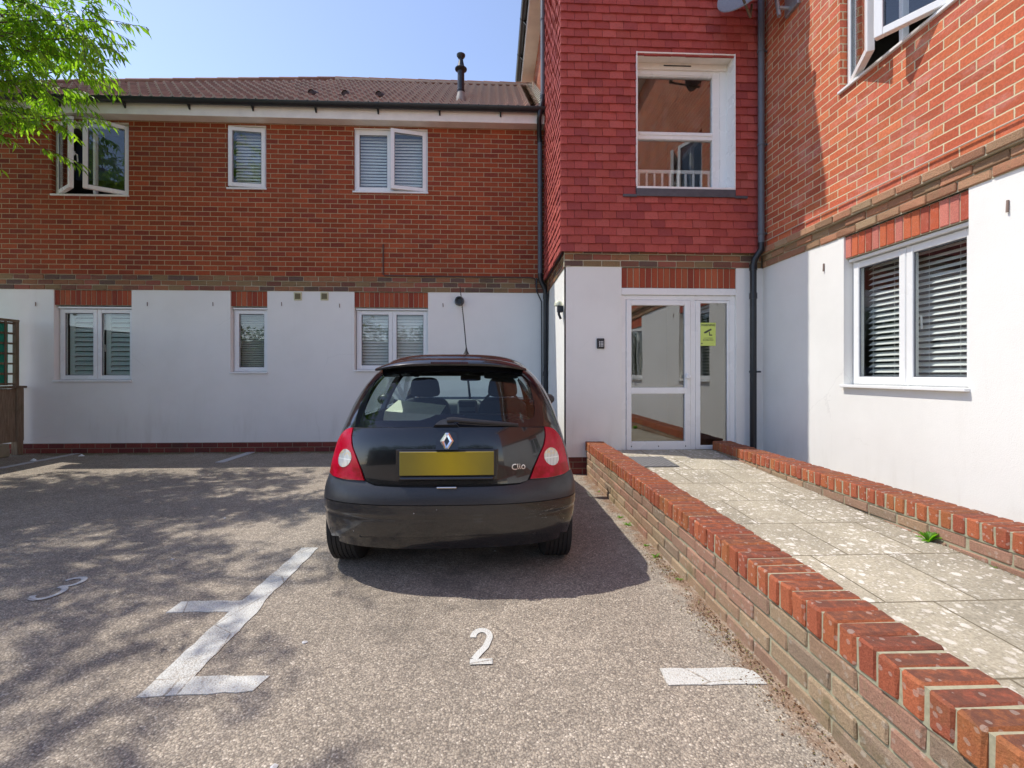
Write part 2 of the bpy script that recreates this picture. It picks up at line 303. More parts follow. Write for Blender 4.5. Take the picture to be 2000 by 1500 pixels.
wn_ = t.n('TexWhiteNoise', noise_dimensions='2D'); t.set(wn_.inputs['Vector'], t.vec(colm, row))
c = t.mix(wn_.outputs['Value'], (.37, .335, .26), (.45, .405, .31))
c = t.mix(1., c, t.ramp(t.noise(p, 70, 5, .8), [(.28, .55), (.72, 1.35)]), 'MULTIPLY')
c = t.mix(1., c, t.ramp(t.noise(p, 3, 6, .7), [(.3, .8), (.7, 1.15)]), 'MULTIPLY')
for sc, th, am in ((30., .22, .85), (62., .2, .8), (17., .2, .85)):
    vv = t.n('TexVoronoi'); t.set(vv.inputs['Vector'], p); vv.inputs['Scale'].default_value = sc
    dd = t.ma('ADD', vv.outputs['Distance'], t.ma('MULTIPLY', t.ma('SUBTRACT', t.noise(p, sc*4, 3, .8), .5), .5))
    rr = t.ma('MULTIPLY', t.ma('POWER', t.xyz(vv.outputs['Color'])[0], 1.6), .5)
    dens = t.step(t.noise(p, 2.2, 4), .30, .55)
    lm = t.ma('MULTIPLY', t.ma('MULTIPLY', t.step(t.ma('SUBTRACT', rr, dd), .04, .12), am), t.ma('ADD', t.ma('MULTIPLY', dens, .8), .2)); c = t.mix(lm, c, (.74, .70, .63))
c = t.mix(jm, (.17, .145, .10), c)
t.bsdf(c, .93, 0, t.bump(t.ma('ADD', t.noise(p, 150, 5, .8), jm), .6, .004), .2); M['slab'] = t.m
# wood
t = NT('weathered_fence_wood'); p = t.pos(); x, y, z = t.xyz(p)
g = t.noise(t.vec(t.ma('MULTIPLY', x, 30.), t.ma('MULTIPLY', y, 30.), t.ma('MULTIPLY', z, 1.5)), 3, 5, .7); ri = t.n('NewGeometry').outputs['Random Per Island']
c = t.ramp(g, [(.3, (.12, .085, .055)), (.7, (.30, .235, .16))]); c = t.mix(1., c, t.ramp(ri, [(0, .75), (1, 1.2)]), 'MULTIPLY'); c = t.mix(t.ma('MULTIPLY', t.step(t.noise(p, 2.5, 4), .5, .7), .5), c, (.12, .12, .06))
t.bsdf(c, .9, 0, t.bump(g, .5, .003), .2); M['wood'] = t.m
M['board'] = plain('mossy_concrete', (.30, .27, .18), .9, var=.35, sc=9, bumpd=.004)
M['net'] = plain('green_netting', (.02, .33, .20), .7, var=.25, sc=20)
# leaves
def leafmat(name, a, b):
    t = NT(name); ri = t.n('NewGeometry').outputs['Random Per Island']; c = t.mix(ri, a, b); pr = t.bsdf(c, .45, 0, None, .4)
    tl = t.n('BsdfTranslucent'); t.set(tl.inputs[0], t.mix(1., c, (1.7, 2.2, .7), 'MULTIPLY')); mx = t.n('MixShader'); mx.inputs[0].default_value = .55
    t.set(mx.inputs[1], pr.outputs[0]); t.set(mx.inputs[2], tl.outputs[0]); t.set(t.out.inputs[0], mx.outputs[0]); return t.m
M['leaf'] = leafmat('cherry_leaf', (.11, .20, .018), (.32, .42, .05)); M['weed'] = leafmat('weed_leaf', (.10, .24, .02), (.2, .36, .04)); M['hedge'] = leafmat('hedge_leaf', (.02, .05, .01), (.05, .1, .02))
M['bark'] = plain('bark', (.12, .085, .06), .9, var=.4, sc=20, bumpd=.01)
# ------------------------------------------------------------------ setting
YL, YD, XR, XC = 7.25, 5.44, 3.275, .875
FL = lambda u, d, z: (u, YL+d, z)
FD = lambda u, d, z: (u, YD+d, z)
FR = lambda u, d, z: (XR+d, u, z)
FX = lambda u, d, z: (XC+d, u, z)        # left return of the entrance tower, facing -X
m = MB(); m.quad((-60, -60, 0), (60, -60, 0), (60, 60, 0), (-60, 60, 0)); tag(m.build('ground', M['asphalt']), kind='structure')
def ramp_z(y): return .285-.034*(5.4-y)
m = MB(); ys = [5.44, -2.5]
a, b = ramp_z(5.44), ramp_z(-2.5)
m.add([(1.315, 5.44, a), (2.64, 5.44, a), (2.64, -2.5, b), (1.315, -2.5, b), (1.315, 5.44, 0), (2.64, 5.44, 0), (2.64, -2.5, 0), (1.315, -2.5, 0)], [(0, 1, 2, 3), (0, 3, 7, 4), (1, 5, 6, 2), (3, 2, 6, 7), (0, 4, 5, 1)])
tag(m.build('walkway', M['slab']), kind='structure')
# ------------------------------------------------------------------ painted markings
MK = .004
def strip(name, pts, w, label, cat='road marking', mat='paint', group=None, closed=False):
    """flat painted polygon(s): pts is a list of polygons"""
    m = MB()
    for poly in pts:
        n = len(poly); top = [(x, y, MK) for x, y in poly]; bot = [(x, y, .0005) for x, y in poly]
        m.add(top+bot, [tuple(range(n))]+[(i, (i+1) % n, n+(i+1) % n, n+i) for i in range(n)])
    return tag(m.build(name, M[mat]), label, cat, group)
def rough(a, b, n=14, j=.006):
    out = []
    for i in range(n):
        t_ = i/n; out.append((a[0]+(b[0]-a[0])*t_+rnd.uniform(-j, j), a[1]+(b[1]-a[1])*t_+rnd.uniform(-j, j)))
    return out
def rpoly(cs, j=.005):
    out = []
    for i in range(len(cs)):
        a, b = cs[i], cs[(i+1) % len(cs)]; L = math.dist(a, b); out += rough(a, b, max(2, int(L/.05)), j)
    return out
zl = [(-1.305, 1.755), (-.897, 1.765), (-.878, 1.858), (-1.17, 1.862), (-1.172, 2.35), (-1.19, 2.475), (-1.185, 3.21), (-1.297, 3.212), (-1.31, 2.478), (-1.615, 2.482), (-1.62, 2.372), (-1.315, 2.368), (-1.31, 1.87)]
strip('parking_line', [rpoly(zl)], 0, 'Z-shaped worn white bay line between numbers 2 and 3', 'road marking')
strip('parking_line', [rpoly([(.672, 1.732), (1.055, 1.722), (1.05, 1.80), (1.0, 1.822), (.674, 1.832)], .003)], 0, 'short white bar right of number 2 beside the ramp wall', 'road marking')
strip('parking_line', [rpoly([(-3.73, 6.38), (-3.61, 6.38), (-3.61, 7.2), (-3.73, 7.2)], .003)], 0, 'short white line meeting the plinth in the shade', 'road marking', 'paint_faint')
strip('parking_line', [rpoly([(-6.27, 6.1), (-6.17, 6.1), (-6.17, 7.2), (-6.27, 7.2)], .012)], 0, 'broken white line near the wooden fence', 'road marking', 'paint_faint')
def thick(path, w):
    P = [Vector((*q, 0)) for q in path]; L, Rr = [], []
    for i, q in enumerate(P):
        t_ = (P[min(i+1, len(P)-1)]-P[max(i-1, 0)]).normalized(); n_ = Vector((-t_.y, t_.x, 0))*w/2; L.append(q+n_); Rr.append(q-n_)
    return L, Rr
def digit(name, paths, w, ox, oy, sx, sy, label, shear=0.):
    m = MB()
    for pth in paths:
        L, Rr = thick(pth, w); n = len(L); base = len(m.v)
        for q in L+Rr: m.v.append((ox+q.x*sx+q.y*shear, oy+q.y*sy, MK+.0012*paths.index(pth)))
        for i in range(n-1): m.f.append((base+i, base+i+1, base+n+i+1, base+n+i))
    return tag(m.build(name, M['paint2'] if 'paint2' in M else M['paint']), label, 'road marking')
M['paint2'] = paint_mat('fresh_white_paint', .60)
arc = lambda cx, cy, r, a0, a1, n=12, ry=None: [(cx+r*math.cos(R(a0+(a1-a0)*i/n)), cy+(ry or r)*math.sin(R(a0+(a1-a0)*i/n))) for i in range(n+1)]
two = [arc(.5, 1.48, .36, 185, -25, 14, .40)+[(.70, .92), (.42, .55), (.24, .27)], [(.08, .13), (.98, .13)]]
digit('painted_number', two, .27, -.1, 1.888, .104, .135, 'white number 2 painted on the asphalt behind the black car')
three = [arc(.5, 1.50, .38, 160, -80, 12, .40)+[(.38, 1.06)], [(.42, 1.06)]+arc(.5, .52, .42, 85, -160, 14, .50)]
digit('painted_number', three, .2, -2.47, 2.53, .14, .14, 'white number 3 painted on the asphalt in tree shade')
for i, (x, y) in enumerate([(-2.05, 3.05), (-.83, 2.08), (-2.2, 3.9), (-.66, 1.42), (.02, 3.1)]):
    m = MB(); n = 7; r_ = .012+.006*rnd.random(); P_ = [(x+r_*math.cos(k*6.283/n)*rnd.uniform(.6, 1.3), y+r_*math.sin(k*6.283/n)*rnd.uniform(.6, 1.2)) for k in range(n)]
    m.add([(a_, b_, .003) for a_, b_ in P_]+[(x, y, .009)], [(k, (k+1) % n, n) for k in range(n)])
    tag(m.build('paint_splash', M['paint_faint']), ['white fleck near the middle of the shaded asphalt', 'white fleck beside the Z-shaped line', 'small white fleck in shade left of the car', 'pale fleck on the nearest asphalt', 'pale fleck on the asphalt under the car'][i], 'fleck', 'white flecks on the asphalt')
# ------------------------------------------------------------------ building
BLD = empty('apartment_building', 'red brick and white rendered apartment building with a tile-hung entrance tower', 'building')
def wall(m, fr, u0, u1, z0, z1, holes, d, depth, edges=True):
    us = sorted({u0, u1, *[h[0] for h in holes], *[h[1] for h in holes]}); zs = sorted({z0, z1, *[h[2] for h in holes], *[h[3] for h in holes]})
    us = [u for u in us if u0 <= u <= u1]; zs = [z for z in zs if z0 <= z <= z1]
    for i in range(len(us)-1):
        for k in range(len(zs)-1):
            uc, zc = (us[i]+us[i+1])/2, (zs[k]+zs[k+1])/2
            if any(h[0] < uc < h[1] and h[2] < zc < h[3] for h in holes): continue
            m.quad(fr(us[i], d, zs[k]), fr(us[i+1], d, zs[k]), fr(us[i+1], d, zs[k+1]), fr(us[i], d, zs[k+1]))
    for h in holes:
        a, b, c, e = max(h[0], u0), min(h[1], u1), max(h[2], z0), min(h[3], z1)
        for p, q in (((a, c), (a, e)), ((b, c), (b, e)), ((a, c), (b, c)), ((a, e), (b, e))):
            if p[1] == q[1] and (p[1] in (z0, z1)) and (h[2] < z0 or h[3] > z1): continue
            m.quad(fr(p[0], d, p[1]), fr(q[0], d, q[1]), fr(q[0], d+depth, q[1]), fr(p[0], d+depth, p[1]))
    if edges:
        for p, q in (((u0, z0), (u1, z0)), ((u0, z1), (u1, z1)), ((u0, z0), (u0, z1)), ((u1, z0), (u1, z1))):
            m.quad(fr(p[0], d, p[1]), fr(q[0], d, q[1]), fr(q[0], d+depth, q[1]), fr(p[0], d+depth, p[1]))
ZB = 2.47; ZU = ZB+.225; EL = 5.044; ET = 7.40
gw = [(-6.611, -5.475, 1.082, ZB), (-4.01, -3.457, 1.206, ZB), (-2.135, -.999, 1.238, ZB)]
uw = [(-6.611, -5.49, 3.88, 5.0), (-4.033, -3.457, 4.02, 5.0), (-2.135, -.999, 4.0, 5.0)]
rg = [(3.03, 4.157, 1.075, ZB), (-.1, 1.03, 1.075, ZB)]; ru = [(3.03, 4.157, 3.80, 5.0), (-.1, 1.03, 3.80, 5.0)]
def buildnr(m, *a, **k): return m.build(*a, recalc=False, **k)
m = MB(); wall(m, FL, -8.3, XC, .146, ZB, gw, 0, .11); buildnr(m, 'rendered_wall', M['render'], BLD)
m = MB(); wall(m, FD, XC, 3.275, .204, ZB, [(1.545, 2.945, .1, ZB)], 0, .12)
m.quad((XC, YD, .204), (XC, YL, .204), (XC, YL, ZB), (XC, YD, ZB)); buildnr(m, 'rendered_wall', M['render'], BLD)
m = MB(); wall(m, FR, -6, YD, .0, ZB, rg, 0, .11); buildnr(m, 'rendered_wall', M['render'], BLD)
m = MB(); wall(m, FL, -8.3, XC, ZU, EL, uw, -.035, .15); m.quad((-8.3, YL-.035, 0), (-8.3, 12, 0), (-8.3, 12, EL), (-8.3, YL-.035, EL)); m.quad((-8.3, 12, 0), (XC, 12, 0), (XC, 12, EL), (-8.3, 12, EL))
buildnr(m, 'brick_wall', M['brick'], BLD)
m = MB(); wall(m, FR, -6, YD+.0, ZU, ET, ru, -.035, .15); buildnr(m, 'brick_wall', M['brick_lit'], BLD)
m = MB()
m.quad((XC, 6.9, 2.6), (XC, 9.95, 2.6), (XC, 9.95, ET), (XC, 6.9, ET)); m.quad((XC, 9.95, 0), (9, 9.95, 0), (9, 9.95, ET), (XC, 9.95, ET)); m.quad((9, -6, 0), (9, 9.95, 0), (9, 9.95, ET), (9, -6, ET)); m.quad((XR, -6, 0), (9, -6, 0), (9, -6, ET), (XR, -6, ET))
buildnr(m, 'brick_wall', M['brick'], BLD)
m = MB(); m.box(-8.29, XC, -.02, .08, 0, .146, FL); m.box(XC+.015, 1.3, .01, .1, 0, .204, FD); m.box(XC+.015, XC+.1, YD+.02, YL, 0, .204); m.build('plinth', M['plinth'], BLD)
# floors, ceilings, partitions and back rooms
m = MB()
for z in (2.55, 5.03): m.box(-8.25, XC-.02, YL+.12, 11.9, z-.05, z)
for x in (-7.2, -4.9, -2.6, -.2): m.box(x, x+.08, YL+.13, 11.0, 0, 5.0)
m.box(-8.2, XC-.02, 10.2, 10.3, 0, 5.0)
for z in (2.55, 5.3): m.box(XR+.14, 8.9, -5.9, 9.6, z-.05, z)
for y in (2.0, -1.2, 4.9): m.box(XR+.14, 8.9, y, y+.08, 0, 7.3)
m.box(6.4, 6.5, -5.9, 9.6, 0, 7.3)
m.build('room_partition', M['interior'], BLD)
m = MB(); m.box(XC+.06, XR+.1, YD+.13, 9.6, 2.60, 2.66); m.box(XC+.05, XC+.1, YD+.13, 9.6, .02, 7.3); m.box(XR+.04, XR+.1, YD+.14, 9.6, .02, 7.3); m.box(XC+.1, XR+.04, 8.6, 8.7, .02, 7.3); m.box(XC+.1, XR+.04, YD+.13, 8.6, .20, .262); m.box(XC+.1, XR+.04, YD+.13, 8.6, 5.6, 5.66)
m.build('hallway_wall', M['hall'], BLD)
# string courses, soldier lintels
def courses(m, mm, fr, u0, u1, z0, ds, bl=.225, j=.002, bev=.005, back=.06):
    for k, d in enumerate(ds):
        u = u0-(bl/2 if k % 2 else 0)
        while u < u1-.01:
            a, b = max(u, u0)+.004, min(u+bl, u1)-.004
            if b-a > .02:
                jj = rnd.uniform(-j, j)*1.5; m.cbox(a, b, d+jj, d+back, z0+.075*k+.005, z0+.075*(k+1)-.005, bev, j, fr)
            u += bl
        mm.box(u0, u1, d+(.008 if j < .003 else .014), d+back+.005, z0+.075*k-.0, z0+.075*(k+1)-.0, fr)
def soldiers(m, mm, fr, u0, u1, z0, z1, d, pitch=.0745, j=.0012):
    n = max(1, round((u1-u0)/pitch)); q = (u1-u0)/n
    for i in range(n): m.cbox(u0+i*q+.004, u0+(i+1)*q-.004, d+rnd.uniform(0, .003), d+.06, z0+.004, z1-.006, .004, j, fr)
    mm.box(u0, u1, d+.009, d+.065, z0, z1-.001, fr)
mm = MB()
m = MB(); courses(m, mm, FL, -8.3, XC-.02, ZB, (-.012, -.014, -.03)); m.build('string_course', M['band'], BLD)
m = MB(); courses(m, mm, FD, XC-.02, 3.25, ZB, (-.012, -.014, -.02)); courses(m, mm, FX, YD-.01, YL-.03, ZB, (-.012, -.014, -.02)); m.build('string_course', M['band'], BLD)
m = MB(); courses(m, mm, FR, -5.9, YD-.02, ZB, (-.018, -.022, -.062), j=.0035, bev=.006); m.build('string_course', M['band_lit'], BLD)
for h, q in zip(gw, (2.237, 2.235, 2.23)):
    m = MB(); soldiers(m, mm, FL, h[0], h[1], q, ZB, .012); m.build('lintel', M['soldier'], BLD)
m = MB(); soldiers(m, mm, FD, 1.545, 2.945, 2.225, ZB, .012); m.build('lintel', M['soldier'], BLD)
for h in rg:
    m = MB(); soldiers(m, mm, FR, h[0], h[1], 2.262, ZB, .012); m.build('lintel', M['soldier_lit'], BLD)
mm.build('mortar_bed', M['mortar'], BLD)
# ---- windows
def louvre(m, fr, u0, u1, z0, z1, d, pitch, w, tilt, thick=.003):
    z = z1-pitch/2
    while z > z0:
        dy, dz = w/2*math.cos(tilt), w/2*math.sin(tilt)
        m.add([fr(u0, d-dy, z-dz), fr(u1, d-dy, z-dz), fr(u1, d+dy, z+dz), fr(u0, d+dy, z+dz), fr(u0, d-dy, z-dz-thick), fr(u1, d-dy, z-dz-thick), fr(u1, d+dy, z+dz-thick), fr(u0, d+dy, z+dz-thick)], [(0, 1, 2, 3), (4, 7, 6, 5), (0, 4, 5, 1), (2, 6, 7, 3), (0, 3, 7, 4), (1, 2, 6, 5)]); z -= pitch
def sash(win, fr, uh, w, z0, z1, d, ang, sgn, bar=.058, glassm='glass', handle=True, hin=True):
    """opening light hinged at u=uh, running w in direction sgn, swung outwards by ang"""
    ca, sa = math.cos(ang), math.sin(ang)
    f2 = lambda s, t_, z: fr(uh+sgn*(s*ca+t_*sa), d-s*sa+t_*ca, z)
    m = MB()
    m.cbox(0, bar, 0, .055, z0, z1, .004, 0, f2); m.cbox(w-bar, w, 0, .055, z0, z1, .004, 0, f2); m.cbox(bar, w-bar, .001, .054, z0, z0+bar, .004, 0, f2); m.cbox(bar, w-bar, .001, .054, z1-bar, z1, .004, 0, f2)
    m.build('sash', M['upvc'], win)
    m = MB(); m.box(bar-.004, w-bar+.004, .024, .030, z0+bar-.004, z1-bar+.004, f2); m.build('pane', M[glassm], win)
    m = MB()
    for a in (bar, w-bar-.008): m.box(a, a+.008, .012, .020, z0+bar, z1-bar, f2)
    for a in (z0+bar, z1-bar-.008): m.box(bar+.008, w-bar-.008, .012, .020, a, a+.008, f2)
    m.build('gasket', M['grey_plastic'], win)
    if handle:
        zc = (z0+z1)/2; m = MB(); m.cbox(w-bar*.65, w-bar*.3, .055, .075, zc-.03, zc+.03, .004, 0, f2); m.tube([f2(w-bar*.5, .075, zc), f2(w-bar*.5, .10, zc-.005), f2(w-bar*.5+.0, .105, zc-.11)], .008, 6); m.build('handle', M['upvc'], win)
def window(fr, u0, u1, z0, z1, d=.085, lights=None, sill=.03, blind=None, vbar=True, head=.03, flip=1, glassm='glass'):
    """frame mesh is the window; sashes, panes, sill and blind hang under it"""
    fw = .032
    m = MB(); m.cbox(u0, u0+fw, d, d+.06, z0+.022, z1, .003, 0, fr); m.cbox(u1-fw, u1, d, d+.06, z0+.022, z1, .003, 0, fr); m.cbox(u0+fw, u1-fw, d+.001, d+.059, z1-fw, z1-.001, .003, 0, fr); m.cbox(u0+fw, u1-fw, d+.001, d+.059, z0+.022, z0+.022+fw, .003, 0, fr)
    n = len(lights)
    us = [u0+fw*.55]; 
    for i in range(n): us.append(us[-1]+(u1-u0-fw*1.1)*lights[i][0])
    for u in us[1:-1]: m.cbox(u-.018, u+.018, d+.002, d+.058, z0+.05, z1-.03, .003, 0, fr)
    if head: m.cbox(u0+.004, u1-.004, d-.045, d+.0, z1-head, z1-.002, .003, 0, fr)
    win = m.build('window', M['upvc'], BLD)
    m = MB(); m.cbox(u0-.015 if sill else u0, u1+.012 if sill else u1, -sill, d+.03, z0-.006, z0+.020, .004, 0, fr); m.build('sill', M['upvc'], win)
    top = z1-head+.004 if head else z1-.012
    for i in range(n):
        fra, ang, hs = lights[i]; a, b = us[i]+.004, us[i+1]-.004
        if hs > 0: sash(win, fr, b, b-a, z0+.034, top-.012, d-.012, R(ang), -1, glassm=glassm)
        else: sash(win, fr, a, b-a, z0+.034, top-.012, d-.012, R(ang), 1, glassm=glassm)
    if blind:
        kind, mat_ = blind; m = MB()
        if kind == 'shutter':
            for i in range(n):
                a, b = us[i]+.05, us[i+1]-.04
                m.box(a, a+.07, d+.09, d+.115, z0+.04, z1-.05, fr); m.box(b-.03, b, d+.09, d+.115, z0+.04, z1-.05, fr)
                louvre(m, fr, a+.07, b-.03, z0+.06, z1-.08, d+.1, .074, .074, R(48), .009)
        elif kind == 'venetian': louvre(m, fr, u0+.05, u1-.05, z0+.04, z1-.06, d+.13, .05, .05, R(38)); m.box(u0+.04, u1-.04, d+.11, d+.15, z1-.06, z1-.03, fr)
        elif kind == 'fine': louvre(m, fr, u0+.05, u1-.05, z0+.04, z1-.06, d+.11, .028, .026, R(50), .0015); m.box(u0+.04, u1-.04, d+.1, d+.13, z1-.06, z1-.03, fr)
        elif kind == 'closed': louvre(m, fr, u0+.05, u1-.05, z0+.04, z1-.06, d+.11, .048, .050, R(56), .002)
        elif kind == 'fabric': m.box(u0+.03, u1-.03, d+.3, d+.303, z0+.38, z1-.03, fr)
        m.build('blind', M[mat_], win)
        if kind in ('venetian',):
            m = MB()
            for f_ in (.2, .42, .7, .9): u = u0+(u1-u0)*f_; m.tube([fr(u, d+.1, z0+.05), fr(u, d+.1, z1-.04)], .0012, 4)
            m.build('blind_cord', M['blind_white'], win)
    return win
window(FL, -6.595, -5.480, 1.082, 2.222, lights=[(.5, 0, -1), (.5, 0, 1)], blind=('shutter', 'blind_green'))
window(FL, -4.0, -3.46, 1.206, 2.222, lights=[(1., 0, 1)], blind=('fine', 'blind_cream'))
window(FL, -2.125, -1.003, 1.238, 2.222, lights=[(.5, 0, -1), (.5, 0, 1)], blind=('closed', 'blind_white'))
w1 = window(FL, -6.607, -5.494, 3.88, 4.985, d=.03, lights=[(.5, 34, -1), (.5, 33, 1)], blind=('fabric', 'blind_navy'), head=0, sill=.055)
window(FL, -4.03, -3.46, 4.02, 4.985, d=.0, lights=[(1., 7, 1)], blind=('closed', 'blind_white'), head=0, sill=.055)
window(FL, -2.132, -1.002, 4.0, 4.985, d=.0, lights=[(.5, 0, -1), (.5, 13, 1)], blind=('closed', 'blind_white'), head=0, sill=.055)
window(FR, 3.034, 4.152, 1.075, 2.258, lights=[(.5, 0, -1), (.5, 0, 1)], blind=('venetian', 'blind_white'), sill=.04)
window(FR, -.096, 1.026, 1.075, 2.258, lights=[(.5, 0, -1), (.5, 22, 1)], blind=('venetian', 'blind_white'), sill=.04)
window(FR, 3.034, 4.152, 3.80, 4.99, d=.03, lights=[(.5, 33, -1), (.5, 25, 1)], head=0, sill=.06)
window(FR, -.096, 1.026, 3.80, 4.99, d=.03, lights=[(.5, 0, -1), (.5, 25, 1)], head=0, sill=.06, blind=('fabric', 'blind_navy'))
for a, b in ((-6.607, -5.494), (-4.03, -3.46), (-2.132, -1.002)):
    m = MB(); m.cbox(a, b, -.025, .1, 4.985, 5.04, .003, 0, FL); m.build('window_head_trim', M['upvc_dirty'], BLD)
# tower window
tw = (1.706, 2.882, 3.37, 4.975)
m = MB(); D = .10
for a, b, c, e in ((1.706, 1.775, 3.40, 4.90), (2.70, 2.79, 3.40, 4.90), (1.775, 2.70, 3.40, 3.45), (1.775, 2.70, 4.83, 4.90), (1.775, 2.70, 4.06, 4.15)): m.cbox(a, b, D, D+.06, c, e, .004, 0, FD)
win = m.build('window', M['upvc'], BLD)
for z_ in (4.105, 4.84):
    m = MB(); m.cbox(1.79, 2.69, D-.012, D, z_, z_+.03, .003, 0, FD); m.build('sash_rail', M['upvc'], win)
m = MB(); m.box(1.77, 2.705, D+.03, D+.036, 3.445, 4.07, FD); m.build('pane', M['stair_glass'], win); m = MB(); m.box(1.77, 2.705, D+.03, D+.036, 4.145, 4.835, FD); m.build('pane', M['stair_glass'], win)
m = MB()
for z in (3.70,): m.cbox(1.72, 2.78, D+.075, D+.10, z-.02, z+.02, .003, 0, FD)
u = 1.80
while u < 2.7: m.cbox(u, u+.026, D+.077, D+.099, 3.40, 3.68, .003, 0, FD); u += .098
m.build('railing', M['upvc'], win)
m = MB(); m.cbox(1.700, 2.885, -.10, D+.10, 3.375, 3.402, .003, 0, FD); m.build('sill', M['upvc'], win)
m = MB(); m.box(1.694, 1.706, -.098, D+.06, 3.40, 4.985, FD); m.build('window_reveal', M['upvc'], win)
m = MB(); m.box(2.79, 2.884, D-.005, D+.05, 3.40, 4.985, FD); m.box(2.872, 2.884, -.10, D, 3.40, 4.985, FD); m.build('window_reveal', M['upvc'], win)
m = MB(); m.box(1.706, 2.872, -.095, D+.06, 4.97, 4.985, FD); m.cbox(1.706, 2.872, D-.03, D+.05, 4.895, 4.972, .004, 0, FD); m.build('window_head', M['upvc_dirty'], win)
m = MB(); m.cbox(2.08, 2.42, D-.036, D-.031, 4.93, 4.945, .002, 0, FD); m.build('trickle_vent', M['black_plastic'], win)
m = MB(); m.cbox(1.694, 2.884, -.105, -.092, 3.285, 3.376, .003, .001, FD); m.cbox(1.535, 1.70, -.104, -.09, 3.275, 3.305, .003, .001, FD); m.cbox(2.88, 3.03, -.104, -.09, 3.275, 3.305, .003, .001, FD); m.build('lead_flashing', M['lead'], BLD)
# ---- tile hanging
def hang(m, fr, u0, u1, z0, z1, holes, d, g=.0967, w=.166, lip=.026):
    row = 0; z = z0
    while z < z1:
        u = u0-(w/2 if row % 2 else 0)
        while u < u1-.005:
            a, b = max(u, u0)+.0018, min(u+w, u1)-.0018; u += w
            if b-a < .012: continue
            segs = [(a, b)]
            for h in holes:
                if h[2]+.01 < z+g*.5 < h[3]-.01:
                    ns = []
                    for (p, q) in segs:
                        if q <= h[0] or p >= h[1]: ns.append((p, q)); continue
                        if p < h[0]: ns.append((p, h[0]))
                        if q > h[1]: ns.append((h[1], q))
                    segs = ns
            for (p, q) in segs:
                if q-p < .012: continue
                j = rnd.uniform(-.0035, .0035); k = rnd.uniform(-.0035, .0035); zt = z+g+.02; zb = z+k; mid = (p+q)/2; bow = .003
                f0, f1 = d-lip+j, d-.004+j
                vs = [fr(p, f0, zb), fr(mid, f0-bow, zb), fr(q, f0, zb), fr(p, f1, zt), fr(mid, f1-bow, zt), fr(q, f1, zt), fr(p, f0+.022, zb+.0005), fr(mid, f0+.022, zb+.0005), fr(q, f0+.022, zb+.0005), fr(p, f1+.008, zt), fr(q, f1+.008, zt)]
                m.add(vs, [(0, 1, 4, 3), (1, 2, 5, 4), (0, 6, 7, 1), (1, 7, 8, 2), (0, 3, 9, 6), (2, 8, 10, 5)])
        z += g; row += 1
th_ = [(1.694, 2.884, 3.28, 4.985)]
m = MB(); hang(m, FD, XC-.078, XR-.035, 2.632, 7.40, th_, -.062); m.build('tile_hanging', M['tile'], BLD)
m = MB(); hang(m, FX, YD-.078, 7.06, 2.632, 7.40, [], -.062, lip=.017); m.build('tile_hanging', M['tile'], BLD)
m = MB(); wall(m, FD, XC-.058, XR-.03, 2.66, 7.4, th_, -.058, .17); m.quad((XC-.058, YD-.058, 2.66), (XC-.058, YL+.0, 2.66), (XC-.058, YL, 7.4), (XC-.058, YD-.058, 7.4)); m.quad((XC-.058, YD-.058, 2.66), (XR, YD-.058, 2.66), (XR, YD+.1, 2.66), (XC-.058, YD+.1, 2.66)); m.quad((XC-.058, YD-.058, 2.665), (XC-.058, YL, 2.665), (XC+.05, YL, 2.665), (XC+.05, YD-.058, 2.665)); buildnr(m, 'wall_batten', M['lead'], BLD)
# ---- door
m = MB()
for a, b, c, e in ((1.545, 1.607, .278, 2.14), (2.885, 2.945, .278, 2.14), (1.607, 2.885, 2.085, 2.14), (2.392, 2.455, .278, 2.085)): m.cbox(a, b, .03, .10, c, e, .004, 0, FD)
m.cbox(1.545, 2.945, .002, .10, 2.142, 2.222, .005, 0, FD); m.cbox(1.607, 2.392, .0, .11, .262, .276, .003, 0, FD)
dr = m.build('entrance_door', M['upvc'], BLD)
m = MB()
for a, b, c, e in ((1.610, 1.672, .282, 2.082), (2.322, 2.388, .282, 2.082), (1.672, 2.322, 2.02, 2.082), (1.672, 2.322, .955, 1.03), (1.672, 2.322, .282, .382)): m.cbox(a, b, .018, .075, c, e, .005, 0, FD)
m.build('door_leaf', M['upvc'], dr)
m = MB()
for a, b, c, e in ((2.458, 2.52, .282, 2.082), (2.85, 2.884, .282, 2.082), (2.52, 2.85, 2.05, 2.082), (2.52, 2.85, .282, .33)): m.cbox(a, b, .03, .085, c, e, .005, 0, FD)
m.build('side_light', M['upvc'], dr)
for a, b, c, e in ((1.668, 2.326, .378, .96), (1.668, 2.326, 1.026, 2.024), (2.516, 2.854, .326, 2.054)):
    m = MB(); m.box(a, b, .045, .051, c, e, FD); m.build('pane', M['door_glass'], dr)
m = MB(); m.cbox(2.338, 2.366, .008, .018, 1.02, 1.20, .004, 0, FD); m.lathe([(0, .03), (.02, .03), (.03, .022), (.03, .008), (.014, 0)], FD(2.35, .012, 1.16), (0, -1, 0), 20); m.build('handle', M['upvc'], dr)
for u in (1.67, 2.0, 2.33):
    m = MB(); m.lathe([(0, .004), (.006, .003), (.007, 0)], FD(u, .018, .325), (0, -1, 0), 10); m.build('drain_cap', M['black_plastic'], dr)
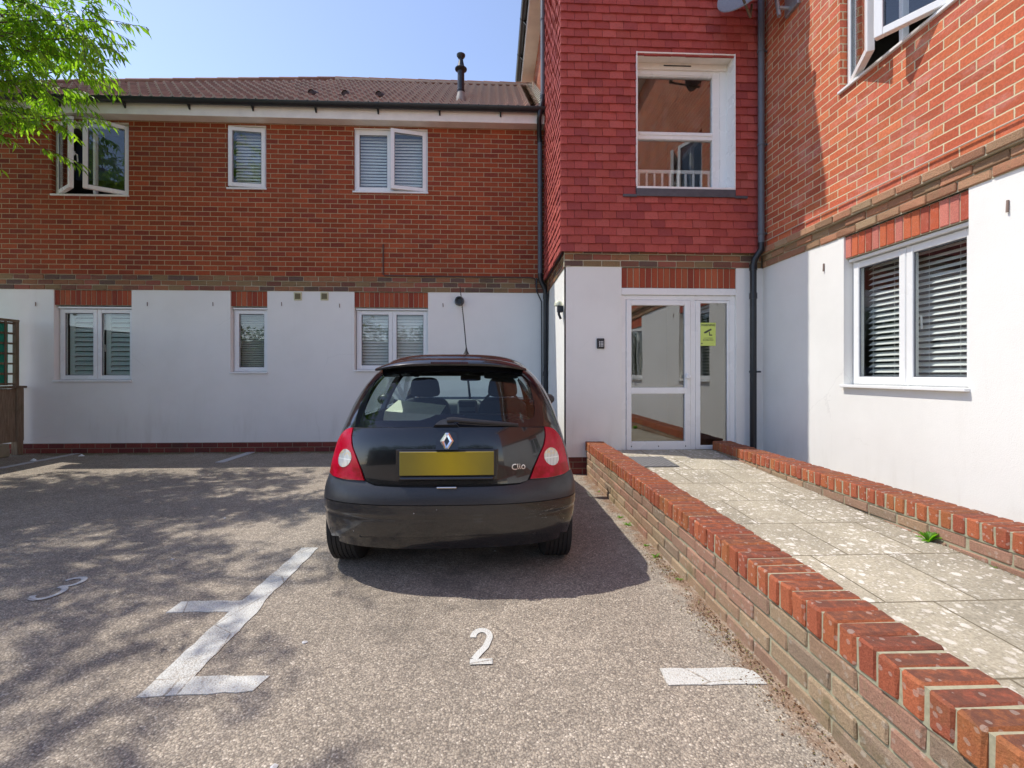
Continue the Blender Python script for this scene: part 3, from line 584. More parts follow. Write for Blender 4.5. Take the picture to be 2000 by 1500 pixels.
# ---- eaves and roofs
m = MB(); m.box(-8.5, XC-.06, YL-.035, 7.052, EL-.012, EL+.0); m.build('soffit', M['upvc_dirty'], BLD)
m = MB(); m.cbox(-8.5, XC-.06, 7.03, 7.05, EL-.018, 5.215, .004, 0); m.build('fascia', M['upvc_dirty'], BLD)
def gutter(p0, p1, out, r=.062, mat_='black_plastic', drop=0):
    m = MB(); a, b = Vector(p0), Vector(p1); o_ = Vector(out); n = 10; base = len(m.v)
    for P_ in (a, b):
        for k in range(n+1):
            q = math.pi*k/n; m.v.append(tuple(P_+o_*(r+r*math.cos(q))+Vector((0, 0, -r*math.sin(q)*1.0))))
        for k in range(n+1):
            q = math.pi*(1-k/n); m.v.append(tuple(P_+o_*(r+(r-.004)*math.cos(q))+Vector((0, 0, -(r-.004)*math.sin(q)))))
    K = 2*(n+1)
    for k in range(K): m.f.append((k, (k+1) % K, K+(k+1) % K, K+k))
    g = m.build('gutter', M[mat_], BLD, smooth=50)
    L = (b-a).length; t_ = (b-a).normalized(); s = .35
    while s < L:
        P_ = a+t_*s; m = MB()
        for w_ in (.02,):
            vs = []
            for k in range(n+1):
                q = math.pi*k/n
                for rr in (r+.004,):
                    for e in (-w_, w_): vs.append(tuple(P_+t_*e+o_*(r+rr*math.cos(q))+Vector((0, 0, -rr*math.sin(q)))))
            b0 = len(m.v); m.v += vs
            for k in range(n): m.f.append((b0+2*k, b0+2*k+1, b0+2*k+3, b0+2*k+2))
        P_ = a+t_*s+o_*.012; c0, c1 = P_+t_*-.012, P_+t_*.012
        m.add([tuple(c0+Vector((0, 0, -.03))), tuple(c1+Vector((0, 0, -.03))), tuple(c1+Vector((0, 0, -.12))), tuple(c0+Vector((0, 0, -.12))), tuple(c0+o_*.05+Vector((0, 0, -.06))), tuple(c1+o_*.05+Vector((0, 0, -.06)))], [(0, 1, 2, 3), (3, 2, 5, 4), (0, 3, 4), (1, 5, 2), (0, 4, 5, 1)]); s += .92
        m.build('bracket', M[mat_], g)
    return g
gutter((-8.5, 7.03, 5.225), (XC-.07, 7.03, 5.225), (0, -1, 0), .062)
# low roof: wavy interlocking tiles laid in courses
PM = .755; RY0, RZ0 = 6.99, 5.245
def hip_x(y):   # left limit of the slope at depth y
    pts = [(6.99, -8.5), (8.09, -7.0), (9.5, -3.16)]
    for (a, xa), (b, xb) in zip(pts, pts[1:]):
        if y <= b: return xa+(xb-xa)*(y-a)/(b-a)
    return pts[-1][1]
m = MB(); rows = 13; dy = (9.5-RY0)/rows; nx = 12; wv = .15
for r_ in range(rows):
    ya, yb = RY0+dy*r_, RY0+dy*(r_+1)+.02; x0 = hip_x((ya+yb)/2)
    x = .80
    while x-wv > x0:
        vs = []; jj = rnd.uniform(-.002, .002)
        for k in range(nx//2+1):
            f_ = k/(nx//2); hh = .031*(math.cos(2*math.pi*(f_-.30))+.28*math.cos(4*math.pi*(f_-.3)))
            xx = x-wv+f_*wv
            for (yy, l) in ((ya, .040+jj), (yb, .004)):
                vs.append((xx, yy, RZ0+PM*(yy-RY0)+l+hh))
            vs.append((xx, ya+.004, RZ0+PM*(ya-RY0)+hh+jj+.005))
        fs = []
        for k in range(nx//2): a_ = 3*k; fs += [(a_, a_+3, a_+4, a_+1), (a_, a_+2, a_+5, a_+3)]
        m.add(vs, fs); x -= wv
roof = m.build('roof', M['concrete_tile'], BLD, smooth=40)
m = MB(); m.add([(-8.5, 6.99, 5.22), (.82, 6.99, 5.22), (.82, 9.5, 7.09), (-3.16, 9.5, 7.09), (-7.0, 8.09, 6.03), (-8.5, 12.0, 5.22), (.82, 12.0, 5.22)], [(0, 1, 2, 3, 4), (0, 4, 5), (4, 3, 5), (3, 2, 6, 5)]); m.build('roof_slope', M['concrete_tile'], roof)
m = MB(); P1, P2, P3, P4 = (-8.5, 6.97, 5.25), (-7.0, 8.09, 6.09), (-3.16, 9.5, 7.15), (.82, 9.52, 7.15)
def ridge(m, a, b, r=.075, seg=.33):
    a, b = Vector(a), Vector(b); L = (b-a).length; t_ = (b-a)/L; n = max(1, int(L/seg))
    for i in range(n): m.tube([a+t_*(L*i/n), a+t_*(L*(i+1)/n+.01)], [r*1.05, r*.95], 10)
for a, b in ((P1, P2), (P2, P3), (P3, P4)): ridge(m, a, b)
m.build('ridge_tile', M['concrete_tile'], roof, smooth=50)
# mortar fillet and lead against the tower
m = MB(); n = 16
for i in range(n):
    y0, y1 = RY0+.02+(9.3-RY0)*i/n, RY0+.02+(9.3-RY0)*(i+1)/n; z0 = RZ0+PM*(y0-RY0); z1 = RZ0+PM*(y1-RY0)
    m.add([(.58, y0, z0+.045), (.72, y0, z0+.075), (.815, y0, z0+.17), (.58, y1+.03, z1+.035), (.72, y1+.03, z1+.065), (.815, y1+.03, z1+.16)], [(0, 1, 4, 3), (1, 2, 5, 4)])
m.build('mortar_fillet', plain('pale_mortar_fillet', (.68, .64, .52), .9, var=.15, sc=18, bumpd=.01), roof)
# flue on the slope
def on_roof(x, y, h=0.): return (x, y, RZ0+PM*(y-RY0)+.03+h)
fx, fy_ = -.50, 7.45
m = MB(); b_ = on_roof(fx, fy_); m.lathe([(.078, -.07), (.074, .03), (.060, .07), (.058, .10)], b_, n=20); fl = m.build('flue', plain('flue_collar', (.30, .27, .24), .6), roof, smooth=40)
m = MB(); m.lathe([(.055, .08), (.055, .12), (.06, .125), (.06, .145), (.055, .15), (.055, .44), (.095, .47), (.097, .485), (.058, .52), (.042, .59), (.033, .64), (.068, .69), (.070, .71), (.05, .72), (0, .72)], b_, n=24); m.build('flue_cowl', M['black_plastic'], fl, smooth=35)
for px_, py_ in ((-2.9, 7.62), (-2.37, 7.63), (-1.83, 7.62)):
    m = MB(); o_ = Vector(on_roof(px_, py_)); vs = []; n = 8
    for k in range(n+1):
        a_ = math.pi*k/n; vs.append(tuple(o_+Vector((.055*math.cos(a_), -.10, .075*math.sin(a_)-.06)))); vs.append(tuple(o_+Vector((.06*math.cos(a_), .14, .05*math.sin(a_)+.07))))
    m.add(vs, [(2*k, 2*k+2, 2*k+3, 2*k+1) for k in range(n)]); m.add([tuple(o_+Vector((.05*math.cos(math.pi*k/n), -.085, .068*math.sin(math.pi*k/n)-.06))) for k in range(n+1)], [tuple(range(n+1))]); m.build('roof_vent', plain('dark_vent', (.07, .045, .04), .8), roof)
# tall roof with deep eaves
m = MB(); m.box(.64, 9.3, 5.14, 9.98, ET, ET+.02); m.box(3.02, 9.3, -6.3, 5.14, ET, ET+.02); m.build('soffit', M['upvc_dirty'], BLD)
m = MB(); m.box(.62, .64, 5.12, 10.0, ET-.01, ET+.19); m.box(.64, 3.0, 5.12, 5.14, ET-.01, ET+.19); m.box(3.0, 3.02, -6.3, 5.12, ET-.01, ET+.19); m.build('fascia', M['upvc'], BLD)
gutter((.62, 5.12, ET+.16), (.62, 9.98, ET+.16), (-1, 0, 0), .06)
m = MB(); zt = ET+.15
m.add([(.6, 5.1, zt), (3.0, 5.1, zt), (3.0, -6.3, zt), (9.4, -6.3, zt), (9.4, 10.05, zt), (.6, 10.05, zt), (2.95, 7.45, zt+1.9), (6.2, 7.0, zt+2.2), (6.2, -3.2, zt+2.2)], [(0, 1, 6), (5, 0, 6), (4, 5, 6, 7), (1, 2, 8, 7, 6), (2, 3, 8), (3, 4, 7, 8)])
m.build('roof', M['concrete_tile'], BLD)
# ---- rainwater and cables
def pipe(pts, r=.034, mat_='black_plastic', collars=(), clips=(), clipdir=(0, 1, 0)):
    m = MB(); m.tube(pts, r, 14)
    for c_ in collars: m.tube([Vector(c_)+Vector((0, 0, -.035)), Vector(c_)+Vector((0, 0, .035))], r*1.17, 14)
    o = m.build('downpipe', M[mat_], BLD, smooth=50)
    if clips:
        for c_ in clips:
            m = MB(); c_ = Vector(c_); m.tube([c_+Vector((0, 0, -.012)), c_+Vector((0, 0, .012))], r*1.2, 14); m.tube([c_, c_+Vector(clipdir)*.09], .011, 6)
            m.build('bracket', M[mat_], o)
    return o
pipe([(.775, 7.0, 7.35), (.775, 7.0, 5.42)], .036, 'grey_plastic', clips=[(.775, 7.0, 6.6), (.775, 7.0, 5.45)], clipdir=(1, 0, 0))
pipe([(.775, 7.0, 5.46), (.775, 7.0, 5.38), (.72, 6.95, 5.14), (.715, 6.97, 5.06), (.735, 7.15, 4.93), (.745, 7.165, 4.8)], .036, collars=[(.775, 7.0, 5.42)])
pipe([(.745, 7.165, 4.85), (.75, 7.165, 2.72)], .035, 'grey_plastic', collars=[(.75, 7.165, 3.55), (.75, 7.165, 4.15)])
pipe([(.75, 7.165, 2.76), (.755, 7.165, 2.66), (.83, 7.175, 2.52), (.838, 7.175, 2.42), (.838, 7.175, .03)], .037, collars=[(.838, 7.175, 2.40), (.838, 7.175, 1.2)])
m = MB(); m.tube([(.70, 7.21, 2.70), (.70, 7.20, 2.49), (.775, 7.2, 2.33), (.78, 7.2, 1.2), (.78, 7.2, .1)], .010, 6); m.tube([(.865, 6.9, 2.62), (.862, 7.05, 2.3), (.862, 7.08, 1.7), (.86, 7.1, 1.4), (.81, 7.15, 1.28)], .009, 6); m.build('cable', M['black_plastic'], BLD)
pipe([(3.17, 5.30, 7.35), (3.17, 5.30, 2.72)], .036, 'grey_plastic', clips=[(3.17, 5.30, 3.9), (3.17, 5.30, 2.85), (3.17, 5.30, 5.0)], clipdir=(1, 0, 0))
pipe([(3.17, 5.30, 2.74), (3.17, 5.30, 2.66), (3.11, 5.34, 2.55), (3.10, 5.345, 2.46), (3.10, 5.345, .05)], .037, collars=[(3.10, 5.345, 2.46), (3.10, 5.345, 2.12)], clips=[(3.10, 5.345, 1.22)], clipdir=(1, 0, 0))
m = MB(); m.tube([(-1.68, YL-.05, 3.20), (-1.68, YL-.05, 2.735), (-1.65, YL-.05, 2.715), (.60, YL-.05, 2.705), (.67, YL-.05, 2.69), (.69, YL-.04, 2.55)], .011, 6); m.build('conduit', plain('brown_conduit', (.09, .045, .035), .6), BLD)
m = MB(); m.tube([(3.225, 2.0, 2.762), (3.225, 4.0, 2.766), (3.226, 5.3, 2.76)], .006, 6); m.build('cable', plain('cream_cable', (.6, .5, .4), .6), BLD)
for x, z in ((-2.993, 2.391), (-2.589, 2.394)):
    m = MB(); m.cbox(x-.06, x+.06, -.012, .01, z-.06, z+.065, .003, 0, FL); v = m.build('wall_vent', plain('cream_vent', (.62, .58, .36), .6), BLD)
    m = MB(); m.box(x-.042, x+.042, -.016, -.012, z-.042, z+.046, FL); louvre(m, FL, x-.04, x+.04, z-.04, z+.044, -.018, .012, .01, R(50), .001); m.build('grille', plain('vent_grille', (.22, .19, .10), .7), v)
m = MB(); m.lathe([(.075, 0), (.075, .015), (.066, .05), (.062, .10), (.045, .10), (.045, .05), (0, .05)], FL(-.51, 0, 2.335), (0, -1, 0), 24); m.build('flue_terminal', M['black_plastic'], BLD, smooth=40)
hooks = [FL(u, 0, z) for u, z in ((-6.87, 2.247), (-5.242, 2.258), (-4.27, 2.264), (-3.241, 2.271), (-2.362, 2.253), (-.768, 2.271))]
rustm = plain('rusty_tie', (.28, .20, .16), .7, .4)
for x, y, z in hooks:
    m = MB(); m.tube([(x, y-.004, z+.03), (x+.004, y-.009, z-.03)], .006, 6); m.build('wall_hook', rustm, BLD)
for y, z in ((4.408, 2.246), (2.785, 2.259)):
    m = MB(); m.tube([(XR-.006, y, z+.035), (XR-.010, y, z-.04)], .008, 6); m.build('wall_hook', rustm, BLD)
# ------------------------------------------------------------------ ramp walls
def ramp_wall(x0, x1, y_end, label, z_top, outer_left, inner_course):
    W_ = empty('ramp_wall', label, 'wall', 'low brick walls along the ramp')
    m = MB(); y = y_end; mo = MB()
    while y > -2.2:
        m.cbox(x0+rnd.uniform(-.004, .004), x1+rnd.uniform(-.004, .004), y-.0655, y, z_top-.1025+rnd.uniform(-.0015, .0015), z_top+rnd.uniform(-.0025, .0025), .0075, .0018, rot=rnd.uniform(-.012, .012)); y -= .0755
    m.build('coping', M['coping'], W_)
    mo.box(x0+.008, x1-.008, y, y_end-.004, z_top-.108, z_top-.007); 
    m = MB(); k = 0; z = z_top-.1125
    while z > -.05:
        off = .1125 if k % 2 else .0; y = y_end-off+.2
        while y > -2.2:
            a, b = y-.215, min(y, y_end-.004)
            if b-a > .03:
                for (p, q) in ((x0+.006, x0+.105), (x1-.105, x1-.006)):
                    m.cbox(p+rnd.uniform(-.003, .003), q+rnd.uniform(-.003, .003), a, b, z-.0655, z+rnd.uniform(-.001, .001), .006, .002)
            y -= .225
        z -= .0755; k += 1
    m.build('brick_course', M['wallbrick'], W_)
    mo.box(x0+.014, x1-.014, -2.2, y_end-.006, -.02, z_top-.11); mo.build('mortar_bed', M['mortar_old'], W_)
    return W_
ramp_wall(1.11, 1.325, 5.435, 'low brick wall with orange coping between the car and the ramp', .390, 1, 0)
ramp_wall(2.635, 2.85, 5.40, 'low brick wall with orange coping on the right side of the ramp', .392, 0, 1)
# ribbed metal grating in the ramp surface
m = MB(); zc = ramp_z(5.0)
def rz(x, y, h): return (x, y, ramp_z(y)+h)
m.add([rz(1.45, 4.55, .004), rz(1.88, 4.55, .004), rz(1.88, 5.02, .004), rz(1.45, 5.02, .004), rz(1.45, 4.55, .010), rz(1.88, 4.55, .010), rz(1.88, 5.02, .010), rz(1.45, 5.02, .010)], [(4, 5, 6, 7), (0, 1, 5, 4), (1, 2, 6, 5), (2, 3, 7, 6), (3, 0, 4, 7)])
for i in range(14):
    for k in range(15):
        x = 1.465+i*.03; y = 4.565+k*.031
        a_ = R(45 if (i+k) % 2 else -45); dx, dy_ = .011*math.cos(a_), .011*math.sin(a_); ex, ey = -dy_*.35, dx*.35
        m.add([rz(x-dx-ex, y-dy_-ey, .010), rz(x+dx-ex, y+dy_-ey, .010), rz(x+dx+ex, y+dy_+ey, .010), rz(x-dx+ex, y-dy_+ey, .010), rz(x-dx*.8, y-dy_*.8, .0135), rz(x+dx*.8, y+dy_*.8, .0135)], [(0, 1, 5, 4), (2, 3, 4, 5), (0, 4, 3), (1, 2, 5)])
tag(m.build('drain_cover', plain('grey_metal_cover', (.13, .13, .135), .5, .35, var=.3, sc=25)), 'dark grey patterned metal cover set in the ramp near the entrance door', 'drain cover')
# ------------------------------------------------------------------ wall-mounted things
K = empty('entry_keypad', 'small black door-entry keypad on the white wall left of the door', 'keypad')
m = MB(); m.cbox(1.245, 1.335, -.022, 0, 1.495, 1.617, .006, 0, FD); m.build('body', M['black_plastic'], K)
for i in range(3):
    for k in range(4):
        x = 1.276+i*.0185; z = 1.576-k*.0172; m = MB(); m.cbox(x-.0052, x+.0052, -.026, -.022, z-.0058, z+.0058, .0015, 0, FD); m.build('key', M['upvc'], K)
K = empty('security_light', 'small dome security light on the white corner above the car', 'lamp')
m = MB(); m.cbox(.80, .872, 5.60, 5.67, 1.95, 2.03, .008, 0); m.tube([(.83, 5.635, 2.03), (.82, 5.635, 1.93), (.845, 5.635, 1.87)], .016, 8); m.build('housing', M['black_plastic'], K)
m = MB(); m.lathe([(.05, 0), (.05, .02), (.045, .045), (.03, .06), (0, .066)], (.815, 5.635, 2.03), n=20); m.build('lamp_dome', plain('cream_dome', (.75, .75, .55), .3), K, smooth=50)
K = empty('warning_sign', 'yellow-green rectangular CCTV warning sign on the side window of the entrance door', 'sign')
sx0, sx1, sz0, sz1 = 2.523, 2.712, 1.535, 1.815; sd = .041
m = MB(); m.cbox(sx0, sx1, sd-.0015, sd+.0015, sz0, sz1, .0012, 0, FD); m.build('plate', plain('lime_yellow_plastic', (.62, .74, .16), .45, var=.05), K)
TM = lambda x, z, dd=.0035: Matrix.Translation((x, YD+sd-dd, z)) @ Matrix.Rotation(R(90), 4, 'X')
ink = plain('dark_ink', (.06, .07, .05), .6); cx_ = (sx0+sx1)/2
text_mesh('lettering', 'WARNING', .036, ink, K, TM(cx_, 1.785), .0004, .0006)
text_mesh('lettering', 'CCTV CAMERAS', .015, ink, K, TM(cx_, 1.628), .0004)
text_mesh('lettering', 'IN OPERATION', .0185, ink, K, TM(cx_, 1.604), .0004, .0004)
m = MB(); fs_ = lambda x, d_, z: FD(cx_+x, sd-.0022-d_, 1.70+z)
def poly(m, pts): m.add([fs_(a_, 0, b_) for a_, b_ in pts]+[fs_(a_, .001, b_) for a_, b_ in pts], [tuple(range(len(pts))), tuple(range(len(pts), 2*len(pts)))]+[(i, (i+1) % len(pts), len(pts)+(i+1) % len(pts), len(pts)+i) for i in range(len(pts))])
poly(m, [(-.045, .005), (.035, .045), (.045, .028), (-.03, -.015)]); poly(m, [(-.055, -.003), (-.042, .004), (-.034, -.010), (-.047, -.016)]); poly(m, [(.01, .0), (.02, .005), (.025, -.03), (.014, -.03)]); poly(m, [(.012, -.028), (.05, -.028), (.05, -.042), (.012, -.042)])
poly(m, [(-.085, -.145), (-.07, -.145), (-.07, -.13), (-.085, -.13)])
m.build('camera_symbol', ink, K)
# satellite dish
K = empty('satellite_dish', 'grey satellite dish on a bracket high on the brick wall near the tower corner', 'satellite dish')
DC = Vector((2.84, 4.95, 5.47)); DN = Vector((-.70, -.55, .36)).normalized()
m = MB(); m.lathe([(.35, .035), (.345, .045), (.30, .02), (.2, -.008), (.1, -.024), (0, -.03)], DC, DN, 40); m.lathe([(.35, .035), (.30, .008), (.2, -.02), (.1, -.036), (0, -.04)], DC, DN, 40); m.build('reflector', plain('grey_dish_mesh', (.24, .26, .29), .6, .2, var=.25, sc=60), K, smooth=60)
m = MB(); e_ = DC+Vector((0, 0, -.35)); f_ = DC+DN*.42+Vector((0, 0, -.30)); m.tube([DC-DN*.04+Vector((0, 0, -.18)), e_, f_], .014, 8); m.tube([f_, f_+Vector((0, 0, .1))], .028, 10); m.build('arm', plain('rusty_arm', (.16, .12, .08), .7, .3), K)
m = MB(); m.tube([DC-DN*.04, DC-DN*.12, (3.06, 4.98, 5.42), (3.10, 4.90, 5.30), (3.10, 4.85, 5.06)], .021, 10); m.tube([(3.10, 4.85, 5.15), (3.24, 4.85, 5.15)], .018, 8); m.cbox(3.205, 3.238, 4.70, 4.92, 5.09, 5.40, .004, 0); m.build('mount', plain('galvanised_steel', (.38, .40, .43), .45, .6, var=.3), K)
# ------------------------------------------------------------------ fence
K = empty('wooden_fence', 'weathered timber fence with trellis on top at the left edge of the car park', 'fence')
FXX = -7.0
m = MB(); y = 7.2
while y > 2.6:
    m.cbox(FXX-.012, FXX+.010+.006*((int(y*10)) % 2), y-.118, y, .20, .98+rnd.uniform(-.004, .004), .003, .001); y -= .122
m.build('board', M['wood'], K)
m = MB()
for y in (7.16, 5.3, 3.45): m.cbox(FXX-.05, FXX+.045, y-.09, y, 0, 1.02 if y > 7 else 2.02, .006, .002)
m.cbox(FXX-.045, FXX+.055, 2.6, 7.2, .985, 1.02, .004, .002); m.build('post', M['wood'], K)
m = MB(); m.cbox(FXX-.02, FXX+.06, 2.6, 6.95, 0, .19, .012, .003); m.build('gravel_board', M['board'], K)
m = MB()
for z in [1.05+.147*i for i in range(7)]: m.cbox(FXX-.008, FXX+.008, 2.6, 7.10, z-.014, z+.014, .002, .001)
y = 7.09
while y > 2.6: m.cbox(FXX+.009, FXX+.024, y-.028, y, 1.03, 1.99, .002, .001); y -= .147
m.cbox(FXX-.02, FXX+.035, 2.6, 7.11, 1.955, 1.99, .003, 0); m.cbox(FXX-.02, FXX+.03, 7.06, 7.11, 1.02, 1.955, .003, 0); tr = m.build('trellis', M['wood'], K)
m = MB(); m.box(FXX-.03, FXX-.022, 2.6, 7.0, 1.03, 1.95); m.build('netting', M['net'], tr)
# ------------------------------------------------------------------ the parked hatchback
CARX, CARY = -.25, 2.53
TW = [(.20, .748), (.30, .757), (.45, .762), (.58, .756), (.66, .741), (.726, .725), (.806, .705), (.88, .683), (1.013, .640), (1.14, .575), (1.225, .500), (1.3, .42)]
TR = [(.20, .10), (.30, .06), (.42, .045), (.55, .05), (.60, .055), (.70, .058), (.80, .072), (.87, .095), (.90, .115), (1.0, .17), (1.1, .225), (1.2, .28), (1.225, .295), (1.3, .34)]
TF = [(.20, 3.70), (.4, 3.77), (.6, 3.72), (.72, 3.6), (.80, 3.3), (.86, 2.95), (.90, 2.8), (1.0, 2.62), (1.13, 2.36), (1.225, 2.15), (1.3, 2.0)]
def itp(T, z):
    n = len(T)
    if z <= T[0][0]: return T[0][1]
    if z >= T[-1][0]: return T[-1][1]
    for i in range(n-1):
        if z <= T[i+1][0]:
            x0, y0 = T[i]; x1, y1 = T[i+1]
            m0 = (y1-T[i-1][1])/(x1-T[i-1][0]) if i > 0 else (y1-y0)/(x1-x0)
            m1 = (T[i+2][1]-y0)/(T[i+2][0]-x0) if i < n-2 else (y1-y0)/(x1-x0)
            h = x1-x0; t_ = (z-x0)/h
            return y0*(2*t_**3-3*t_*t_+1)+h*m0*(t_**3-2*t_*t_+t_)+y1*(3*t_*t_-2*t_**3)+h*m1*(t_**3-t_*t_)
DRR = .42
TN = [(.20, 2.7), (.50, 2.65), (.58, 2.6), (.70, 2.55), (.85, 2.6), (1.3, 2.6)]
def P(th, z):
    s = 1 if th >= 0 else -1; a = abs(th); w = itp(TW, z); yr = itp(TR, z); yf = itp(TF, z)
    DF = .45 if z < .8 else .45-.2*min(1, (z-.8)/.1)
    NRR = itp(TN, z)
    if a <= 90:
        r = R(a); x = w*math.sin(r)**(2/NRR); y = yr+DRR*(1-(max(0, math.cos(r))**(2/NRR)))
    elif a <= 180:
        t_ = (a-90)/90; x = w; y = yr+DRR+t_*(yf-DF-yr-DRR)
    else:
        r = R(270-a); x = w*max(0, math.sin(r))**(2/2.4); y = yf-DF*(1-max(0, math.cos(r))**(2/2.4)) if r > 0 else yf
        y = yf-DF+DF*max(0, math.cos(r))**(2/2.4)
    return Vector((s*x, y, z))
def PN(th, z):
    e = .4; a = P(th+e, z)-P(th-e, z); b = P(th, z+.004)-P(th, z-.004); n = a.cross(b)
    if n.length < 1e-9: return Vector((0, -1, 0))
    return n.normalized()
def th_of(y, z, side=1):
    lo_, hi_ = 0., 270.
    for _ in range(40):
        mid = (lo_+hi_)/2
        if P(mid, z).y < y: lo_ = mid
        else: hi_ = mid
    return lo_*side
CW = Vector((CARX, CARY, 0))
def inpoly(x, y, pl):
    c = False; j = len(pl)-1
    for i in range(len(pl)):
        xi, yi = pl[i]; xj, yj = pl[j]
        if (yi > y) != (yj > y) and x < (xj-xi)*(y-yi)/(yj-yi)+xi: c = not c
        j = i
    return c
def patch(name, poly_, m_, parent, off=0., thick=.006, dth=4., dz=.03, holes=(), offf=None, smooth=True):
    """panel cut to an outline given in (plan angle, height) and laid on the body surface"""
    bm = bmesh.new(); vs = [bm.verts.new((a*.01, b, 0)) for a, b in poly_]; bm.faces.new(vs)
    def cut(p, n, faces=None):
        fs = faces if faces is not None else bm.faces[:]
        if not fs: return
        g = list({e for f in fs for e in f.edges})+list({v for f in fs for v in f.verts})+list(fs)
        bmesh.ops.bisect_plane(bm, geom=g, plane_co=p, plane_no=n, dist=1e-6)
    a0, a1 = min(q[0] for q in poly_), max(q[0] for q in poly_); b0, b1 = min(q[1] for q in poly_), max(q[1] for q in poly_)
    k = math.ceil(a0/dth)
    while k*dth < a1: cut((k*dth*.01, 0, 0), (1, 0, 0)); k += 1
    k = math.ceil(b0/dz)
    while k*dz < b1: cut((0, k*dz, 0), (0, 1, 0)); k += 1
    for h in holes:
        ha0, ha1, hb0, hb1 = min(q[0] for q in h), max(q[0] for q in h), min(q[1] for q in h), max(q[1] for q in h)
        for i in range(len(h)):
            p, q = h[i], h[(i+1) % len(h)]; d = Vector((q[0]*.01-p[0]*.01, q[1]-p[1], 0))
            if d.length < 1e-7: continue
            fs = [f for f in bm.faces if (lambda c: ha0-dth < c.x*100 < ha1+dth and hb0-dz < c.y < hb1+dz)(f.calc_center_median())]
            cut((p[0]*.01, p[1], 0), (-d.y, d.x, 0), fs)
        dead = [f for f in bm.faces if (lambda c: inpoly(c.x*100, c.y, h))(f.calc_center_median())]
        bmesh.ops.delete(bm, geom=dead, context='FACES')
    bmesh.ops.remove_doubles(bm, verts=bm.verts, dist=1e-5)
    be = [e for e in bm.edges if len(e.link_faces) == 1]; par = {}
    for v in bm.verts: par[v] = (v.co.x*100, v.co.y)
    ofn = (lambda a, b: off) if offf is None else offf
    inner = {}
    for e in be:
        for v in e.verts:
            if v not in inner:
                a, b = par[v]; o_ = ofn(a, b); inner[v] = bm.verts.new(P(a, b)+PN(a, b)*(o_-thick))
    newf = []
    for v, (a, b) in par.items(): v.co = P(a, b)+PN(a, b)*ofn(a, b)
    for e in be:
        a, b = e.verts
        try: newf.append(bm.faces.new((a, b, inner[b], inner[a])))
        except ValueError: pass
    for f in bm.faces: f.smooth = smooth
    for f in newf: f.smooth = False
    for e in be: e.smooth = False
    for v in bm.verts: v.co += CW
    bmesh.ops.recalc_face_normals(bm, faces=bm.faces)
    me = bpy.data.meshes.new(name); bm.to_mesh(me); bm.free(); me.materials.append(m_)
    o = bpy.data.objects.new(name, me); COL.objects.link(o); o.parent = parent; return o
sym = lambda half: half+[(-a, b) for a, b in reversed(half) if abs(a) > 1e-6]
mir = lambda pl: [(-a, b) for a, b in reversed(pl)]
# car materials
t = NT('black_metallic_paint'); p = t.pos(); fl_ = t.vor(p, 900, 'F1', 'Color')
c = t.mix(t.ma('MULTIPLY', t.step(t.noise(p, 3, 5, .7), .4, .8), .6), (.010, .010, .012), (.022, .020, .020)); dust = t.noise(p, 45, 5, .8)
pr = t.bsdf(c, t.ma('ADD', .10, t.ma('MULTIPLY', dust, .22)), .0, None, .4, coat=.9)
M['car'] = t.m; pr.inputs['Coat Roughness'].default_value = .012
t = NT('black_bumper_paint'); p = t.pos(); x, y, z = t.xyz(p)
sc_ = t.noise(t.vec(t.ma('MULTIPLY', x, 3.), t.ma('MULTIPLY', y, 3.), t.ma('MULTIPLY', z, 42.)), 6, 6, .8)
reg = t.ma('MULTIPLY', t.step(x, -.05, .28), t.ma('MULTIPLY', t.step(z, .33, .39), t.step(z, .48, .41)))
scr = t.ma('MULTIPLY', t.step(t.ma('ADD', sc_, t.ma('MULTIPLY', reg, .13)), .70, .78), t.ma('MULTIPLY', reg, .9))
sp = t.n('TexVoronoi'); t.set(sp.inputs['Vector'], p); sp.inputs['Scale'].default_value = 15
chip = t.ma('MULTIPLY', t.step(sp.outputs['Distance'], .05, .035), t.step(z, .46, .43))
t.bsdf(t.mix(t.ma('MAXIMUM', scr, chip), (.012, .012, .013), (.5, .48, .45)), t.ma('ADD', .16, t.ma('MULTIPLY', t.noise(p, 30, 5), .15)), 0, None, .55, coat=.9); M['bumper'] = t.m
M['trim'] = plain('textured_grey_plastic', (.034, .035, .039), .36, var=.25, sc=60, bumpd=.0006)
M['rubber'] = plain('tyre_rubber', (.022, .021, .021), .75, var=.3, sc=30)
M['frit'] = plain('black_glass_border', (.006, .007, .012), .06, spec=.6, var=0)
M['chrome'] = plain('chrome', (.75, .76, .78), .16, 1., var=.02)
M['seatc'] = plain('dark_seat_fabric', (.03, .035, .045), .9, var=.2, sc=80)
M['dash'] = plain('grey_dashboard', (.12, .135, .14), .7, var=.1)
t = NT('red_lamp_lens'); p = t.pos(); x, y, z = t.xyz(p)
rib = t.ma('MULTIPLY', t.ma('SINE', t.ma('MULTIPLY', z, 900.)), t.step(z, .665, .645)); rb2 = t.ma('MULTIPLY', t.ma('SINE', t.ma('MULTIPLY', x, 500.)), .5)
c = t.mix(t.step(z, .665, .655), (.46, .001, .020), (.34, .001, .006)); c = t.mix(t.step(t.noise(p, 14, 3), .4, .7), c, (.55, .003, .035))
pr = t.bsdf(c, .25, 0, t.bump(t.ma('ADD', rib, rb2), .2, .001), .2, coat=.12); M['red_lens'] = t.m
t = NT('clear_lamp_lens'); p = t.pos(); x, y, z = t.xyz(p)
st_ = t.ma('ABSOLUTE', t.ma('SINE', t.ma('MULTIPLY', x, 330.))); bar_ = t.step(t.ma('ABSOLUTE', t.ma('SUBTRACT', z, .702)), .004, .0015)
